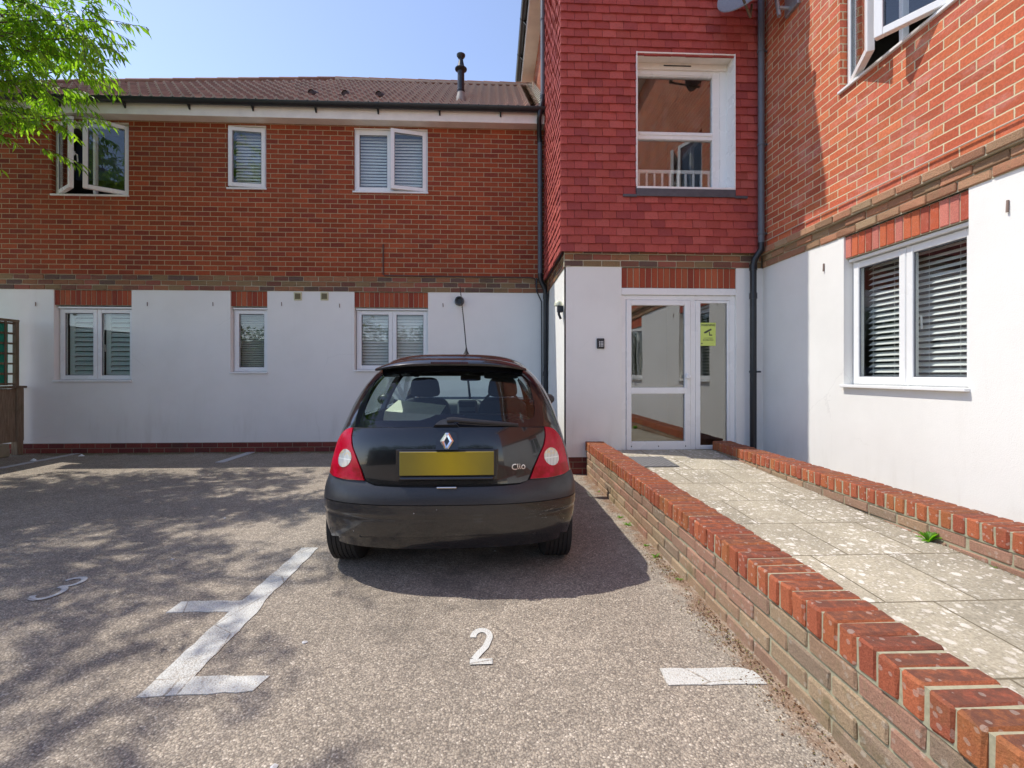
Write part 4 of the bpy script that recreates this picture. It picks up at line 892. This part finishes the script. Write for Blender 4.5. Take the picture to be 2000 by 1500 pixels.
c = t.mix(st_, (.22, .22, .21), (.72, .72, .70)); c = t.mix(t.ma('MULTIPLY', t.step(z, .705, .74), t.step(t.noise(p, 60, 2), .4, .6)), c, (.7, .5, .25)); c = t.mix(bar_, c, (.8, .78, .76))
t.bsdf(c, .1, .3, t.bump(st_, .4, .003), .6, coat=1.); M['clear_lens'] = t.m
CAR = empty('hatchback', 'black three-door hatchback parked nose-in beside the ramp wall, seen from behind', 'car')
arch = lambda yc: [(th_of(max(.30, yc+.325*math.cos(a)) if 0 else yc+.325*math.cos(a), .28+.325*math.sin(a)), .28+.325*math.sin(a)) for a in [math.pi*k/12 for k in range(13)]]
AX_R, AX_F = .545, 3.02
def arch_h(yc):
    pts = []
    for k in range(13):
        a = math.pi*k/12; z = .28+.325*math.sin(a); pts.append((th_of(yc+.325*math.cos(a), z), z))
    return pts+[(pts[-1][0], .19), (pts[0][0], .19)]
glass_h = [(0, .886), (25, .884), (50, .874), (57.5, 1.035), (65, 1.19), (48, 1.204), (30, 1.213), (0, 1.219)]
glass_o = [(a, b) for a, b in glass_h]+[(-a, b) for a, b in reversed(glass_h) if a > 0]
def sidewin(ya, yb, za=.91, zb=1.19, cut_=.0):
    return [(th_of(ya, za), za), (th_of(yb, za), za), (th_of(yb-cut_, zb), zb), (th_of(ya+.06, zb), zb)]
qw = sidewin(.72, 1.34); dw = sidewin(1.42, 2.42, cut_=.30)
ws = [(205, .93), (236, .93), (264, .93), (264, 1.20), (236, 1.20), (205, 1.20)]
wsc = [(206, .935), (269.5, .935), (269.5, 1.2), (206, 1.2)]
holes = [glass_o, qw, mir(qw), dw, mir(dw), wsc, mir(wsc), arch_h(AX_R), mir(arch_h(AX_R)), arch_h(AX_F), mir(arch_h(AX_F))]
body = patch('body', [(-270, .20), (270, .20), (270, 1.225), (-270, 1.225)], M['car'], CAR, 0, .03, 5., .045, holes)
# roof
m = MB(); ring = [P(th, 1.225) for th in [i*5. for i in range(-54, 55)]]; yc0, yc1 = .75, 1.75; lv = [1, .985, .96, .92, .86, .78, .66, .5, .3, .1]
for s_ in lv:
    zz = 1.225+.098*(1-s_**5.2)
    for q in ring:
        yy = min(max(q.y, yc0), yc1); m.v.append(tuple(CW+Vector((q.x*s_, yy+(q.y-yy)*(s_ if q.y > yc1 else s_**.7), zz-.012*max(0, (q.y-1.3))**2*.35*(1-s_**3)))))
n = len(ring)
for k in range(len(lv)-1):
    for i in range(n-1): m.f.append((k*n+i, k*n+i+1, (k+1)*n+i+1, (k+1)*n+i))
m.f.append(tuple((len(lv)-1)*n+i for i in range(n-1)))
m.build('roof_panel', M['car'], body, smooth=True)
# tailgate spoiler with the high brake lamp
m = MB(); prof = [(.36, .045), (.20, .044), (.10, .034), (.045, .018), (.03, .004), (.035, -.008), (.08, -.013), (.14, -.012)]
xs = [-.462+.924*i/28 for i in range(29)]; sp0 = len(m.v)
for x in xs:
    q = abs(x)/.462; fy0 = .175+.11*q**3; zz = 1.250-.034*q**3.2
    for (a_, b_) in prof: m.v.append(tuple(CW+Vector((x, fy0+a_*(1-.25*q**4), zz+b_*(1-.55*q**4)))))
k = len(prof)
for i in range(28):
    for j in range(k-1): m.f.append((i*k+j, (i+1)*k+j, (i+1)*k+j+1, i*k+j+1))
m.f.append(tuple(range(k))); m.f.append(tuple(28*k+j for j in range(k)))
spo = m.build('spoiler', M['car'], CAR, smooth=50)
m = MB()
for i in range(17):
    x = -.105+.013*i; m.cbox(CARX+x-.005, CARX+x+.005, CARY+.200, CARY+.222, 1.2515, 1.264, .001, 0)
m.build('high_brake_light', plain('dark_red_lamp', (.08, .03, .03), .15, coat=1.), spo)
# glass
patch('rear_window', glass_o, M['car_glass'], CAR, -.003, .004, 4., .03)
fr_in = [(0, .962), (3.5, .955), (5.5, .940), (9, .925), (25, .922), (39, .921), (43.5, .935), (46, .97), (49, 1.06), (53, 1.15), (50, 1.188), (38, 1.200), (20, 1.207), (0, 1.210)]
fr_hole = fr_in+[(-a, b) for a, b in reversed(fr_in) if a > 0]
gi = [(a*.995, b+.002 if b < 1 else b-.002) for a, b in glass_o]
patch('window_border', gi, M['frit'], CAR, .0005, .002, 4., .03, [fr_hole])
for pl, nm in ((qw, 'quarter_window'), (mir(qw), 'quarter_window'), (dw, 'door_window'), (mir(dw), 'door_window')): patch(nm, pl, M['car_glass'], CAR, -.004, .004, 5., .05)
for s_ in (1, -1): patch('windscreen', wsc if s_ > 0 else mir(wsc), M['car_glass'], CAR, -.004, .004, 5., .05)
# heater lines
# tailgate skin: proud panel with its shut lines
tg = [(0, .574), (20, .573), (26.5, .574), (30.5, .584), (34.5, .650), (39.5, .715), (44.5, .772), (47.6, .822), (49.2, .868), (25, .880), (0, .882)]
tgf = tg+[(-a, b) for a, b in reversed(tg) if a > 0]
rec = [(-15.0, .600), (15.0, .600), (15.6, .612), (15.9, .765), (15.0, .772), (-15.0, .772), (-15.9, .765), (-15.6, .612)]
tail = patch('tailgate', tgf, M['car'], CAR, .010, .014, 3., .02, [rec])
# matt black sheet behind the shut lines, painted in as their shadow
patch('shut_line_shade', sym([(0, .560), (30, .562), (36, .60), (52, .80), (51.5, .884), (0, .890)]) if 0 else [(0, .555), (31, .566), (37.5, .655), (47.5, .78), (51.2, .877), (0, .889), (-51.2, .877), (-47.5, .78), (-37.5, .655), (-31, .566)], plain('shut_line_shade_black', (.004, .004, .004), .8), CAR, .002, .004, 4., .03)
m = MB(); m.cbox(CARX-.285, CARX+.285, CARY+.052, CARY+.066, .600, .772, .004, 0); rc_ = m.build('plate_recess', M['car'], CAR)
m = MB(); m.cbox(CARX-.268, CARX+.268, CARY+.040, CARY+.050, .622, .766, .006, 0); npl = m.build('plate_surround', M['trim'], CAR)
t = NT('yellow_plate'); p = t.pos(); x, y, z = t.xyz(p); dd_ = t.ma('ABSOLUTE', t.ma('SUBTRACT', x, CARX+.02))
c = t.mix(t.step(t.ma('ADD', dd_, t.ma('MULTIPLY', t.noise(p, 7, 2), .1)), .0, .32), (.50, .36, .012), (.26, .21, .03)); t.bsdf(c, .45, 0, None, .4); M['plate'] = t.m
m = MB(); m.cbox(CARX-.260, CARX+.260, CARY+.034, CARY+.040, .630, .760, .002, 0); m.build('number_plate', M['plate'], CAR)
m = MB(); m.cbox(CARX-.262, CARX+.262, CARY+.030, CARY+.062, .600, .621, .008, 0); m.build('plate_ledge', M['car'], CAR)
# lamps
lt = [(50.2, .872), (54, .868), (59, .855), (63.5, .830), (67.5, .790), (69, .74), (69, .67), (68.5, .603), (60, .592), (46, .588), (32.4, .592), (36, .655), (41, .72), (46, .777), (49, .828)]
lc = lambda s_: [(s_*(50.5+6.6*math.cos(a)), .704+.051*math.sin(a)) for a in [2*math.pi*k/20 for k in range(20)]]
for s_ in (1, -1):
    pl = lt if s_ > 0 else mir(lt); hl = lc(s_)
    lamp = patch('tail_light', pl, M['red_lens'], CAR, .012, .012, 3., .02, [hl])
    patch('reversing_lens', hl, M['clear_lens'], lamp, .014, .006, 3., .02)
# bumper
ue = [(0, .560), (18, .562), (26, .566), (29.5, .580), (33, .590), (46, .584), (60, .584), (70, .598), (80, .605), (95, .606)]
def bo(a, b):
    base = .032-.03*max(0, (b-.47)/.12)**2 if b > .47 else .032
    return base*(1-.55*min(1, max(0, (abs(a)-62)/26)))
up = [(0, .470), (50, .468), (78, .462), (88, .47)]+[(88, .606), (80, .604), (70, .596), (60, .586), (46, .584), (33, .589), (29.5, .578), (26, .566), (18, .562), (0, .560)]
def fullp(half): return half+[(-a, b) for a, b in reversed(half) if a > 0]
bup = patch('bumper_top', fullp(up), M['trim'], CAR, thick=.04, dth=3., dz=.015, offf=bo)
def bo2(a, b):
    o_ = .031
    if b < .40: o_ += -.006+(-.16*(.40-b))*max(0, 1-abs(a)/55)
    if .385 < b < .405: o_ -= .004
    return o_*(1-.55*min(1, max(0, (abs(a)-62)/26)))
lowp = [(0, .288), (30, .284), (48, .268), (62, .245), (74, .222), (84, .212), (88, .24), (88, .465)]+[(78, .458), (50, .464), (0, .466)]
bl = patch('bumper_skin', fullp(lowp), M['bumper'], CAR, thick=.03, dth=3., dz=.012, offf=bo2)
m = MB(); m.cbox(CARX-.50, CARX+.50, CARY+.10, CARY+.16, .270, .29, .006, 0); m.build('valance', M['rubber'], CAR)
m = MB(); m.cbox(CARX-.055, CARX+.055, CARY+.012, CARY+.04, .562, .570, .002, 0); m.build('release_button', M['chrome'], CAR)
# hidden boot-floor box added to block stray light under the rear, and underbody
m = MB(); m.box(CARX-.55, CARX+.55, CARY+.11, CARY+.36, .46, .50); m.box(CARX-.52, CARX+.52, CARY+.30, CARY+3.5, .27, .34); m.box(CARX-.50, CARX+.50, CARY+.34, CARY+3.45, .34, .62); m.build('floor_pan', M['rubber'], CAR)
m = MB(); m.tube([CW+Vector((.18, .12, .26)), CW+Vector((.18, .7, .24)), CW+Vector((.18, 1.6, .25))], .03, 12); m.tube([CW+Vector((.2, .55, .24)), CW+Vector((-.6, .55, .24))], .04, 10); m.build('exhaust', plain('rusty_steel', (.12, .09, .07), .6, .5), CAR)
# emblem mount, emblem, lettering
def disc_prism(m, pts, y0, y1, z_off=0.):
    n = len(pts); a = [tuple(CW+Vector((x, y0, z))) for x, z in pts]; b = [tuple(CW+Vector((x, y1, z))) for x, z in pts]
    m.add(a+b, [tuple(range(n)), tuple(range(2*n-1, n-1, -1))]+[(i, (i+1) % n, n+(i+1) % n, n+i) for i in range(n)])
pod = [(-.062, .772), (.062, .772), (.060, .83), (.054, .855), (.040, .868), (.0, .872), (-.040, .868), (-.054, .855), (-.060, .83)]
m = MB(); n = len(pod); a = [tuple(CW+Vector((x, .030+.045*max(0, (z-.80)/.07)*.8, z))) for x, z in pod]; b = [tuple(CW+Vector((x*1.05, .09+.03*max(0, (z-.8)/.07), z))) for x, z in pod]
m.add(a+b, [tuple(range(n))]+[(i, (i+1) % n, n+(i+1) % n, n+i) for i in range(n)]); podo = m.build('emblem_mount', M['car'], CAR, smooth=30)
m = MB(); zc = .820; ys = lambda z: .024+.036*max(0, (z-.80)/.07)
outer = [(0, .043), (.011, .043), (.037, 0), (.011, -.043), (-.011, -.043), (-.037, 0), (-.011, .043)]
outer = [(-.010, .043), (.010, .043), (.038, 0), (.010, -.043), (-.010, -.043), (-.038, 0)]; inner_ = [(-.001, .024), (.001, .024), (.015, 0), (.001, -.024), (-.001, -.024), (-.015, 0)]
for i in range(6):
    j = (i+1) % 6; o0, o1, i0, i1 = outer[i], outer[j], inner_[i], inner_[j]
    mid0 = ((o0[0]*.55+i0[0]*.45), (o0[1]*.55+i0[1]*.45)); mid1 = ((o1[0]*.55+i1[0]*.45), (o1[1]*.55+i1[1]*.45))
    vv_ = lambda q, h: tuple(CW+Vector((q[0], ys(zc+q[1])-h, zc+q[1])))
    m.add([vv_(o0, 0), vv_(o1, 0), vv_(mid1, .007), vv_(mid0, .007), vv_(i1, .001), vv_(i0, .001)], [(0, 1, 2, 3), (3, 2, 4, 5)])
m.build('emblem', M['chrome'], podo, recalc=True)
# rounded script lettering on the right of the tailgate
def strk(m, pts, w, th0):
    L, Rr = thick(pts, w); n = len(L); b0 = len(m.v)
    for q in L+Rr:
        X = q.x; pp = P(th_x(X, q.y), q.y); m.v.append(tuple(CW+pp+PN(th_x(X, q.y), q.y)*.015))
    for i in range(n-1): m.f.append((b0+i, b0+i+1, b0+n+i+1, b0+n+i))
def th_x(x, z):
    w = itp(TW, z); return math.copysign(math.degrees(math.asin(min(1, abs(x)/w)**(itp(TN, z)/2))), x)
m = MB(); X0, Z0, SS = .360, .652, .026
C_ = lambda pts: [(X0+a_*SS, Z0+b_*SS) for a_, b_ in pts]
strk(m, C_([(.95, 1.02), (.6, 1.08), (.28, 1.0), (.08, .78), (.02, .5), (.1, .22), (.32, .05), (.65, 0), (1.1, .02)]), .0048, 0)
strk(m, C_([(1.25, 1.15), (1.22, .5), (1.3, .15), (1.5, .02)]), .0046, 0)
strk(m, C_([(1.68, .78), (1.66, .4), (1.74, .12), (1.9, .04)]), .0046, 0); strk(m, C_([(1.66, .98), (1.70, 1.08)]), .005, 0)
strk(m, C_([(2.45+.36*math.cos(a_), .42+.40*math.sin(a_)) for a_ in [2*math.pi*i/16 for i in range(17)]]), .0048, 0)
m.build('lettering', M['chrome'], tail, recalc=False)
# wiper
m = MB(); wb = []
wp = lambda x, z, h: CW+P(th_x(x, z), z)+PN(th_x(x, z), z)*h
n = 14; top = [(-.085+.15*k/n, .886+.042*math.sin(math.pi*k/n)**.7) for k in range(n+1)]
ring0 = [tuple(wp(x, z, .0)) for x, z in top]; ring1 = [tuple(wp(x*.8-.003, .888+(z-.886)*.8, .03)) for x, z in top]
m.add(ring0+ring1, [(i, i+1, n+2+i, n+1+i) for i in range(n)]+[tuple(n+1+i for i in range(n+1)), (0, n+1, 2*n+1, n)]); m.build('wiper_mount', M['trim'], CAR, smooth=40)
m = MB(); m.tube([wp(-.005, .912, .038), wp(.03, .915, .04), wp(.16, .905, .034), wp(.30, .893, .026), wp(.395, .888, .02)], [.013, .014, .012, .010, .006], 8); m.tube([wp(.06, .903, .018), wp(.2, .893, .014), wp(.40, .886, .010)], .006, 6); m.build('wiper_arm', M['trim'], CAR, smooth=40)
# antenna
m = MB(); ab = CW+Vector((.075, .62, 1.318)); m.lathe([(.028, 0), (.018, .012), (.009, .03), (.005, .05)], ab, n=14); m.tube([ab+Vector((0, 0, .045)), ab+Vector((-.010, -.10, .22)), ab+Vector((-.028, -.22, .43))], [.0038, .003, .0022], 6)
for k in range(30): q = ab+Vector((-.028*k/30, -.22*k/30, .05+.38*k/30)); m.tube([q, q+Vector((-.0003, -.002, .004))], .0042-.001*k/30, 6)
m.build('antenna', M['rubber'], CAR, smooth=50)
# mirrors
for s_ in (1, -1):
    m = MB(); c0 = CW+Vector((s_*.785, 2.02, .945)); N1, N2 = 10, 14
    for i in range(N1+1):
        f_ = math.pi*i/N1
        for k in range(N2):
            a = 2*math.pi*k/N2; m.v.append(tuple(c0+Vector((.085*math.sin(f_)*math.cos(a), -.055*math.cos(f_), .058*math.sin(f_)*math.sin(a)))))
    for i in range(N1):
        for k in range(N2): m.f.append((i*N2+k, i*N2+(k+1) % N2, (i+1)*N2+(k+1) % N2, (i+1)*N2+k))
    m.tube([c0, c0+Vector((-s_*.16, .02, -.04))], .02, 8); m.build('door_mirror', M['trim'], CAR, smooth=50)
# wheels
def wheel(sx, yc):
    m = MB(); c0 = CW+Vector((sx*.648, yc, .285)); ax = (sx, 0, 0); wdt = .0875
    prof = [(.20, -wdt+.01), (.235, -wdt), (.262, -wdt+.004), (.279, -wdt+.018)]
    x = -wdt+.024
    while x < wdt-.02: prof += [(.285, x), (.2855, x+.020), (.279, x+.0205), (.279, x+.0255)]; x += .026
    prof += [(.283, wdt-.02), (.262, wdt-.004), (.235, wdt), (.20, wdt-.01), (.19, wdt-.012)]
    m.lathe(prof, c0, ax, 48); ty = m.build('wheel', M['rubber'], CAR, smooth=35)
    m = MB(); m.lathe([(.195, wdt-.012), (.185, wdt-.03), (.175, .02), (.06, .035), (.05, .045), (0, .045)], c0, ax, 36); m.lathe([(.195, -wdt+.012), (.18, -wdt+.03), (.17, 0), (0, .01)], c0, ax, 36)
    m.build('rim', plain('steel_rim', (.25, .25, .26), .4, .6), ty, smooth=40)
for sx in (1, -1):
    for yc in (AX_R, AX_F): wheel(sx, yc)
m = MB()
for sx in (1, -1):
    for yc in (AX_R, AX_F):
        n = 14; vs = []
        for k in range(n+1):
            a = math.pi*k/n
            for xx in (.54, .70): vs.append(tuple(CW+Vector((sx*xx, yc+.33*math.cos(a), .28+.33*math.sin(a)))))
        m.add(vs, [(2*k, 2*k+2, 2*k+3, 2*k+1) for k in range(n)])
m.build('wheel_arch', M['rubber'], CAR)
# interior
def rbox(name, c, h, m_, parent, taper=.0, tilt=0., e=.28):
    """soft rounded block"""
    m = MB(); N1, N2 = 12, 20; pw = lambda v: math.copysign(abs(v)**e, v)
    for i in range(N1+1):
        f_ = -math.pi/2+math.pi*i/N1
        for k in range(N2):
            a = 2*math.pi*k/N2; z = h[2]*pw(math.sin(f_)); s_ = 1-taper*(z/h[2]); x, y = h[0]*pw(math.cos(f_))*pw(math.cos(a))*s_, h[1]*pw(math.cos(f_))*pw(math.sin(a)); m.v.append(tuple(CW+Vector((c[0]+x, c[1]+y+tilt*(-z), c[2]+z))))
    for i in range(N1):
        for k in range(N2): m.f.append((i*N2+k, i*N2+(k+1) % N2, (i+1)*N2+(k+1) % N2, (i+1)*N2+k))
    return m.build(name, m_, parent, smooth=True)
for sx in (-.345, .345):
    st = rbox('seat', (sx, 1.72, .66), (.24, .075, .32), M['seatc'], CAR, .12, .25, .35)
    rbox('headrest', (sx, 1.60, 1.075), (.128, .05, .088), M['seatc'], st, .10, .12, .5)
    m = MB(); m.tube([CW+Vector((sx-.05, 1.62, .95)), CW+Vector((sx-.05, 1.6, 1.02))], .008, 6); m.tube([CW+Vector((sx+.05, 1.62, .95)), CW+Vector((sx+.05, 1.6, 1.02))], .008, 6); m.build('headrest_post', M['chrome'], st)
rbox('rear_bench', (0, .95, .66), (.58, .10, .235), M['seatc'], CAR, .05, .2, .25)
rbox('parcel_shelf', (0, .55, .875), (.55, .28, .012), M['seatc'], CAR, 0, 0, .2) if 0 else None
m = MB(); m.add([tuple(CW+Vector(q)) for q in [(-.50, .62, .78), (-.09, .72, .78), (-.10, .98, .955), (-.44, .90, 1.0), (-.50, .72, .93), (-.12, .76, .90)]], [(0, 1, 5, 4), (4, 5, 2, 3)]); m.build('folded_cloth', plain('pale_cream_cloth', (.75, .76, .62), .8), CAR)
rbox('dashboard', (0, 2.45, .80), (.62, .22, .115), M['dash'], CAR, 0, 0, .35)
m = MB(); m.cbox(CARX-.10, CARX+.10, CARY+2.12, CARY+2.24, .62, .93, .02, 0); cc_ = m.build('centre_console', M['dash'], CAR)
m = MB(); m.cbox(CARX-.08, CARX+.08, CARY+2.112, CARY+2.12, .86, .915, .006, 0); m.cbox(CARX-.08, CARX+.08, CARY+2.112, CARY+2.12, .72, .82, .006, 0); m.build('radio', M['black_plastic'], cc_)
m = MB(); n = 28; cst = CW+Vector((.345, 2.06, .86))
for k in range(n):
    a, b = 2*math.pi*k/n, 2*math.pi*(k+1)/n; m.tube([cst+Vector((.185*math.cos(a), .08*math.sin(a), .165*math.sin(a))), cst+Vector((.185*math.cos(b), .08*math.sin(b), .165*math.sin(b)))], .014, 6, False)
m.tube([cst+Vector((-.18, 0, 0)), cst+Vector((.18, 0, 0))], .018, 6); m.build('steering_wheel', M['rubber'], CAR)
rbox('rear_view_mirror', (.04, 2.02, 1.155), (.10, .02, .03), M['rubber'], CAR, 0, 0, .4); rbox('sun_visor', (.34, 2.0, 1.19), (.17, .012, .045), M['seatc'], CAR, 0, 0, .3)
rbox('headlining', (0, 1.2, 1.222), (.44, .85, .012), M['seatc'], CAR, 0, 0, .3)
# door and pillar shut lines on the sides are below the size the picture shows
# ------------------------------------------------------------------ tree
def leaf(m, p, d, up, L, w):
    d = d.normalized(); s_ = d.cross(up); s_ = s_.normalized() if s_.length > 1e-4 else Vector((1, 0, 0)); nn = s_.cross(d)
    a = p+d*L*.42+nn*L*.05; tip = p+d*L-nn*L*.10
    m.add([tuple(p), tuple(a+s_*w/2), tuple(tip), tuple(a-s_*w/2)], [(0, 1, 2), (0, 2, 3)])
T = empty('cherry_tree', 'leafy green tree beyond the fence whose branches hang into the top left corner', 'tree')
tb = MB(); lf = MB(); rt = random.Random(11)
base = Vector((-9.2, 4.6, 0)); tb.tube([base, base+Vector((.1, 0, 1.2)), base+Vector((.15, .05, 2.6)), base+Vector((.5, .1, 3.8)), base+Vector((.8, .2, 5.2))], [.22, .19, .16, .12, .06], 10)
def limb(a, b, r0, r1, sag=.25, n=6):
    a, b = Vector(a), Vector(b); pts = []
    for i in range(n+1):
        f_ = i/n; q = a.lerp(b, f_); q.z += sag*math.sin(math.pi*f_); q += Vector((rt.uniform(-.06, .06), rt.uniform(-.06, .06), rt.uniform(-.04, .04)))*(1 if 0 < i < n else 0); pts.append(q)
    tb.tube(pts, [r0+(r1-r0)*i/n for i in range(n+1)], 6); return pts
def spray(p, d, L=.5, n=11, lw=.034, ll=.115):
    """twig with drooping lance-shaped leaves"""
    d = d.normalized(); pts = [p+d*L*k/4+Vector((0, 0, -.10*(k/4)**2*L)) for k in range(5)]; tb.tube(pts, [.0035, .003, .0025, .002, .0015], 4)
    for k in range(n):
        f_ = (k+.6)/n; i = min(3, int(f_*4)); q = pts[i].lerp(pts[i+1], f_*4-i); sd = d.cross(Vector((0, 0, 1)))
        if sd.length < .01: sd = Vector((1, 0, 0))
        sd.normalize(); dd = (d*rt.uniform(.3, .8)+sd*(1 if k % 2 else -1)*rt.uniform(.3, .9)+Vector((0, 0, -rt.uniform(.4, 1.1)))); leaf(lf, q, dd, Vector((rt.uniform(-.5, .5), rt.uniform(-.5, .5), 1)), ll*rt.uniform(.7, 1.2), lw*rt.uniform(.8, 1.2))
def limit(p):  # how far right the crown may reach at that depth and height
    return -.80*p.y+.02
tgt = []
for i in range(62):
    y = rt.uniform(1.7, 6.6); z = rt.uniform(3.4, 7.0); lim = -.84*y if y > 4.2 else -3.55
    x = min(lim, rt.uniform(-7.6, -3.6)) - rt.uniform(0, .9)
    if 2.9 < y < 4.3: x = min(x, -1.12*y-.35)
    if y > 4.3 and z < 4.4+.95*(x+5.05): z = 4.4+.95*(x+5.05)+rt.uniform(0, 1.4)
    tgt.append(Vector((x, y, z)))
bough = [Vector(q) for q in [(-4.15, 5.0, 4.9), (-4.2, 5.0, 4.7), (-4.6, 5.1, 4.75), (-4.4, 5.05, 5.0), (-4.25, 4.95, 5.3), (-5.05, 5.1, 4.3), (-5.35, 5.1, 4.1), (-4.75, 5.0, 4.7), (-4.8, 5.2, 4.95), (-5.1, 5.2, 4.5), (-5.0, 4.9, 5.2), (-4.5, 4.9, 4.85), (-5.2, 5.0, 4.35), (-4.45, 5.2, 4.6)]]
for tg_ in bough:
    st_ = base+Vector((.9, .15, rt.uniform(3.4, 4.6))); pts = limb(st_, tg_, .026, .004, rt.uniform(.05, .3)); ld_ = (pts[-1]-pts[-3]).normalized()
    for j, q in enumerate(pts[3:]):
        for _ in range(6 if j < 3 else 9):
            dv = (ld_*rt.uniform(.2, 1.)+Vector((rt.gauss(0, .5), rt.gauss(0, .5), rt.gauss(-.05, .3)))).normalized(); spray(q+Vector((rt.gauss(0, .07), rt.gauss(0, .1), rt.gauss(0, .06))), dv, rt.uniform(.22, .42), 12, .032, .115)
for tg_ in tgt:
    st_ = base+Vector((.5, .1, rt.uniform(2.4, 4.6))); pts = limb(st_, tg_, .034, .007, rt.uniform(.1, .5))
    for j, q in enumerate(pts[2:]):
        for _ in range(6 if j >= 2 else 4):
            a = rt.uniform(0, 6.28); el = rt.uniform(-.25, .45); dv = Vector((math.cos(a), math.sin(a), el)); out = q+dv*rt.uniform(.1, .55)
            if out.x > limit(out) - .35 and out.y > 3.2 and out.z < 6.5:
                dv.x = -abs(dv.x)*.5; out = q+dv*.25
            if out.y > 4.2 and out.z < 4.0+.95*max(-.7, out.x+5.05): continue
            if 2.9 < out.y < 4.2 and out.x > -1.12*out.y-.2: continue
            tb.tube([q, (q+out)/2+Vector((0, 0, .03)), out], [.005, .004, .003], 4)
            for _k in range(2):
                b_ = Vector((dv.x+rt.uniform(-.5, .5), dv.y+rt.uniform(-.5, .5), dv.z*.5-.1)); spray(out, b_, rt.uniform(.25, .45), 12, .034, .12)
tb.build('trunk', M['bark'], T); lf.build('crown', M['leaf'], T, recalc=False)
# ------------------------------------------------------------------ planting behind the camera (seen only in reflections)
H = MB(); rh = random.Random(5)
for i in range(9000):
    x = rh.uniform(-16, 3.2); z = 3.6*rh.random()**.8+.6*math.sin(x*1.7)*rh.random(); y = -9.5+rh.gauss(0, .5)
    leaf(H, Vector((x, y, max(.02, z))), Vector((rh.gauss(0, 1), rh.gauss(0, 1), rh.gauss(0, 1)+.3)), Vector((0, 0, 1)), .28, .16)
m = MB(); m.box(-16, 3.2, -10.2, -9.6, 0, 2.9); hd = empty('hedge', 'tall dark hedge across the far side of the car park', 'hedge'); m.build('branch_mass', M['bark'], hd); H.build('foliage', M['hedge'], hd, recalc=False)
# ------------------------------------------------------------------ weeds and litter
def weed(x, y, z, s_, n, label, tilt=0., hue='weed'):
    K = empty('weed', label, 'weed', 'green weeds at the foot of the ramp walls'); m = MB(); rw = random.Random(int(x*1000+y*777))
    for i in range(n):
        a = rw.uniform(0, 6.28); el = rw.uniform(.6, 2.4) if s_ > .08 else rw.uniform(.25, 1.2); d = Vector((math.cos(a), math.sin(a), el)).normalized(); L = s_*rw.uniform(.6, 1.1); w = L*.26
        sd = d.cross(Vector((0, 0, 1))).normalized(); p0 = Vector((x, y, z)); k = 5; vs = []
        for q in range(k+1):
            f_ = q/k; c_ = p0+d*L*f_+Vector((0, 0, -.35*L*f_*f_)); ww = w*math.sin(math.pi*min(.97, f_*.85+.12))*(1.2 if q % 2 else .75)/2; vs += [tuple(c_-sd*ww), tuple(c_+Vector((0, 0, -.06*L))), tuple(c_+sd*ww)]
        m.add(vs, [t_ for q in range(k) for t_ in ((3*q, 3*q+1, 3*q+4, 3*q+3), (3*q+1, 3*q+2, 3*q+5, 3*q+4))])
    m.build('leaf', M[hue], K, smooth=True)
weed(2.605, 2.64, ramp_z(2.64), .115, 18, 'largest weed, growing at the foot of the right-hand ramp wall')
weed(2.62, 2.30, ramp_z(2.3), .022, 6, 'tiny weed at the right-hand ramp wall, nearer than the big one')
for i, (x, y, s_, n) in enumerate([(1.07, 2.96, .045, 12), (1.075, 3.16, .035, 9), (1.08, 2.62, .03, 8), (1.06, 3.78, .04, 9), (1.07, 3.60, .05, 10), (1.075, 4.62, .03, 6)]):
    weed(x, y, 0, s_, n, ['bushiest small weed at the foot of the left ramp wall near the shadow tip', 'small weed second in the row past the end of the car shadow', 'nearest small weed at the foot of the left ramp wall', 'small spreading weed beside the car shadow, farther one of a pair', 'small spreading weed beside the car shadow, nearer one of a pair', 'farthest weed, by the far end of the left ramp wall'][i])
m = MB(); rl = random.Random(3)
def bit(x, y, s_, z=.0):
    a = rl.uniform(0, 6.28); v = [Vector((x, y, z+.002))+Vector((s_*math.cos(a+k*2.1)*rl.uniform(.5, 1), s_*math.sin(a+k*2.1)*rl.uniform(.5, 1), rl.uniform(0, s_*.5))) for k in range(3)]; top = sum(v, Vector())/3+Vector((0, 0, s_*.5))
    m.add([tuple(q) for q in v]+[tuple(top)], [(0, 1, 2), (0, 1, 3), (1, 2, 3), (2, 0, 3)])
for i in range(1500):
    y = rl.choice([rl.uniform(.7, 5.3), rl.gauss(1.5, .35), rl.gauss(2.1, .2), rl.gauss(2.85, .15)]); x = 1.10-abs(rl.gauss(0, .06)); bit(x, y, rl.uniform(.003, .008))
for i in range(900): bit(rl.uniform(-7, .8), 7.20-abs(rl.gauss(0, .10)), rl.uniform(.004, .010))
for i in range(400): y = rl.uniform(1.2, 5.2); bit(2.63-abs(rl.gauss(0, .012)), y, rl.uniform(.003, .006), ramp_z(y))
tag(m.build('leaf_litter', island_brick('brown_litter', [(.12, .05, .02), (.22, .11, .05), (.34, .22, .12), (.09, .05, .03), (.28, .25, .10)], (.1, .08, .04), .3)), kind='stuff')
for i, (x, y, z) in enumerate([(-6.30, 6.62, .0), (-5.95, 6.95, .0)]):
    m = MB(); n = 7; m.add([(x+.045*math.cos(k*.9), y+.03*math.sin(k*.9), .004) for k in range(n)]+[(x, y, .035)], [(k, (k+1) % n, n) for k in range(n)]); tag(m.build('litter_scrap', M['upvc']), ['crumpled white scrap on the ground, nearer the fence', 'crumpled white scrap on the ground, nearer the building'][i], 'litter', 'white scraps in the far left corner')
bpy.context.view_layer.update()
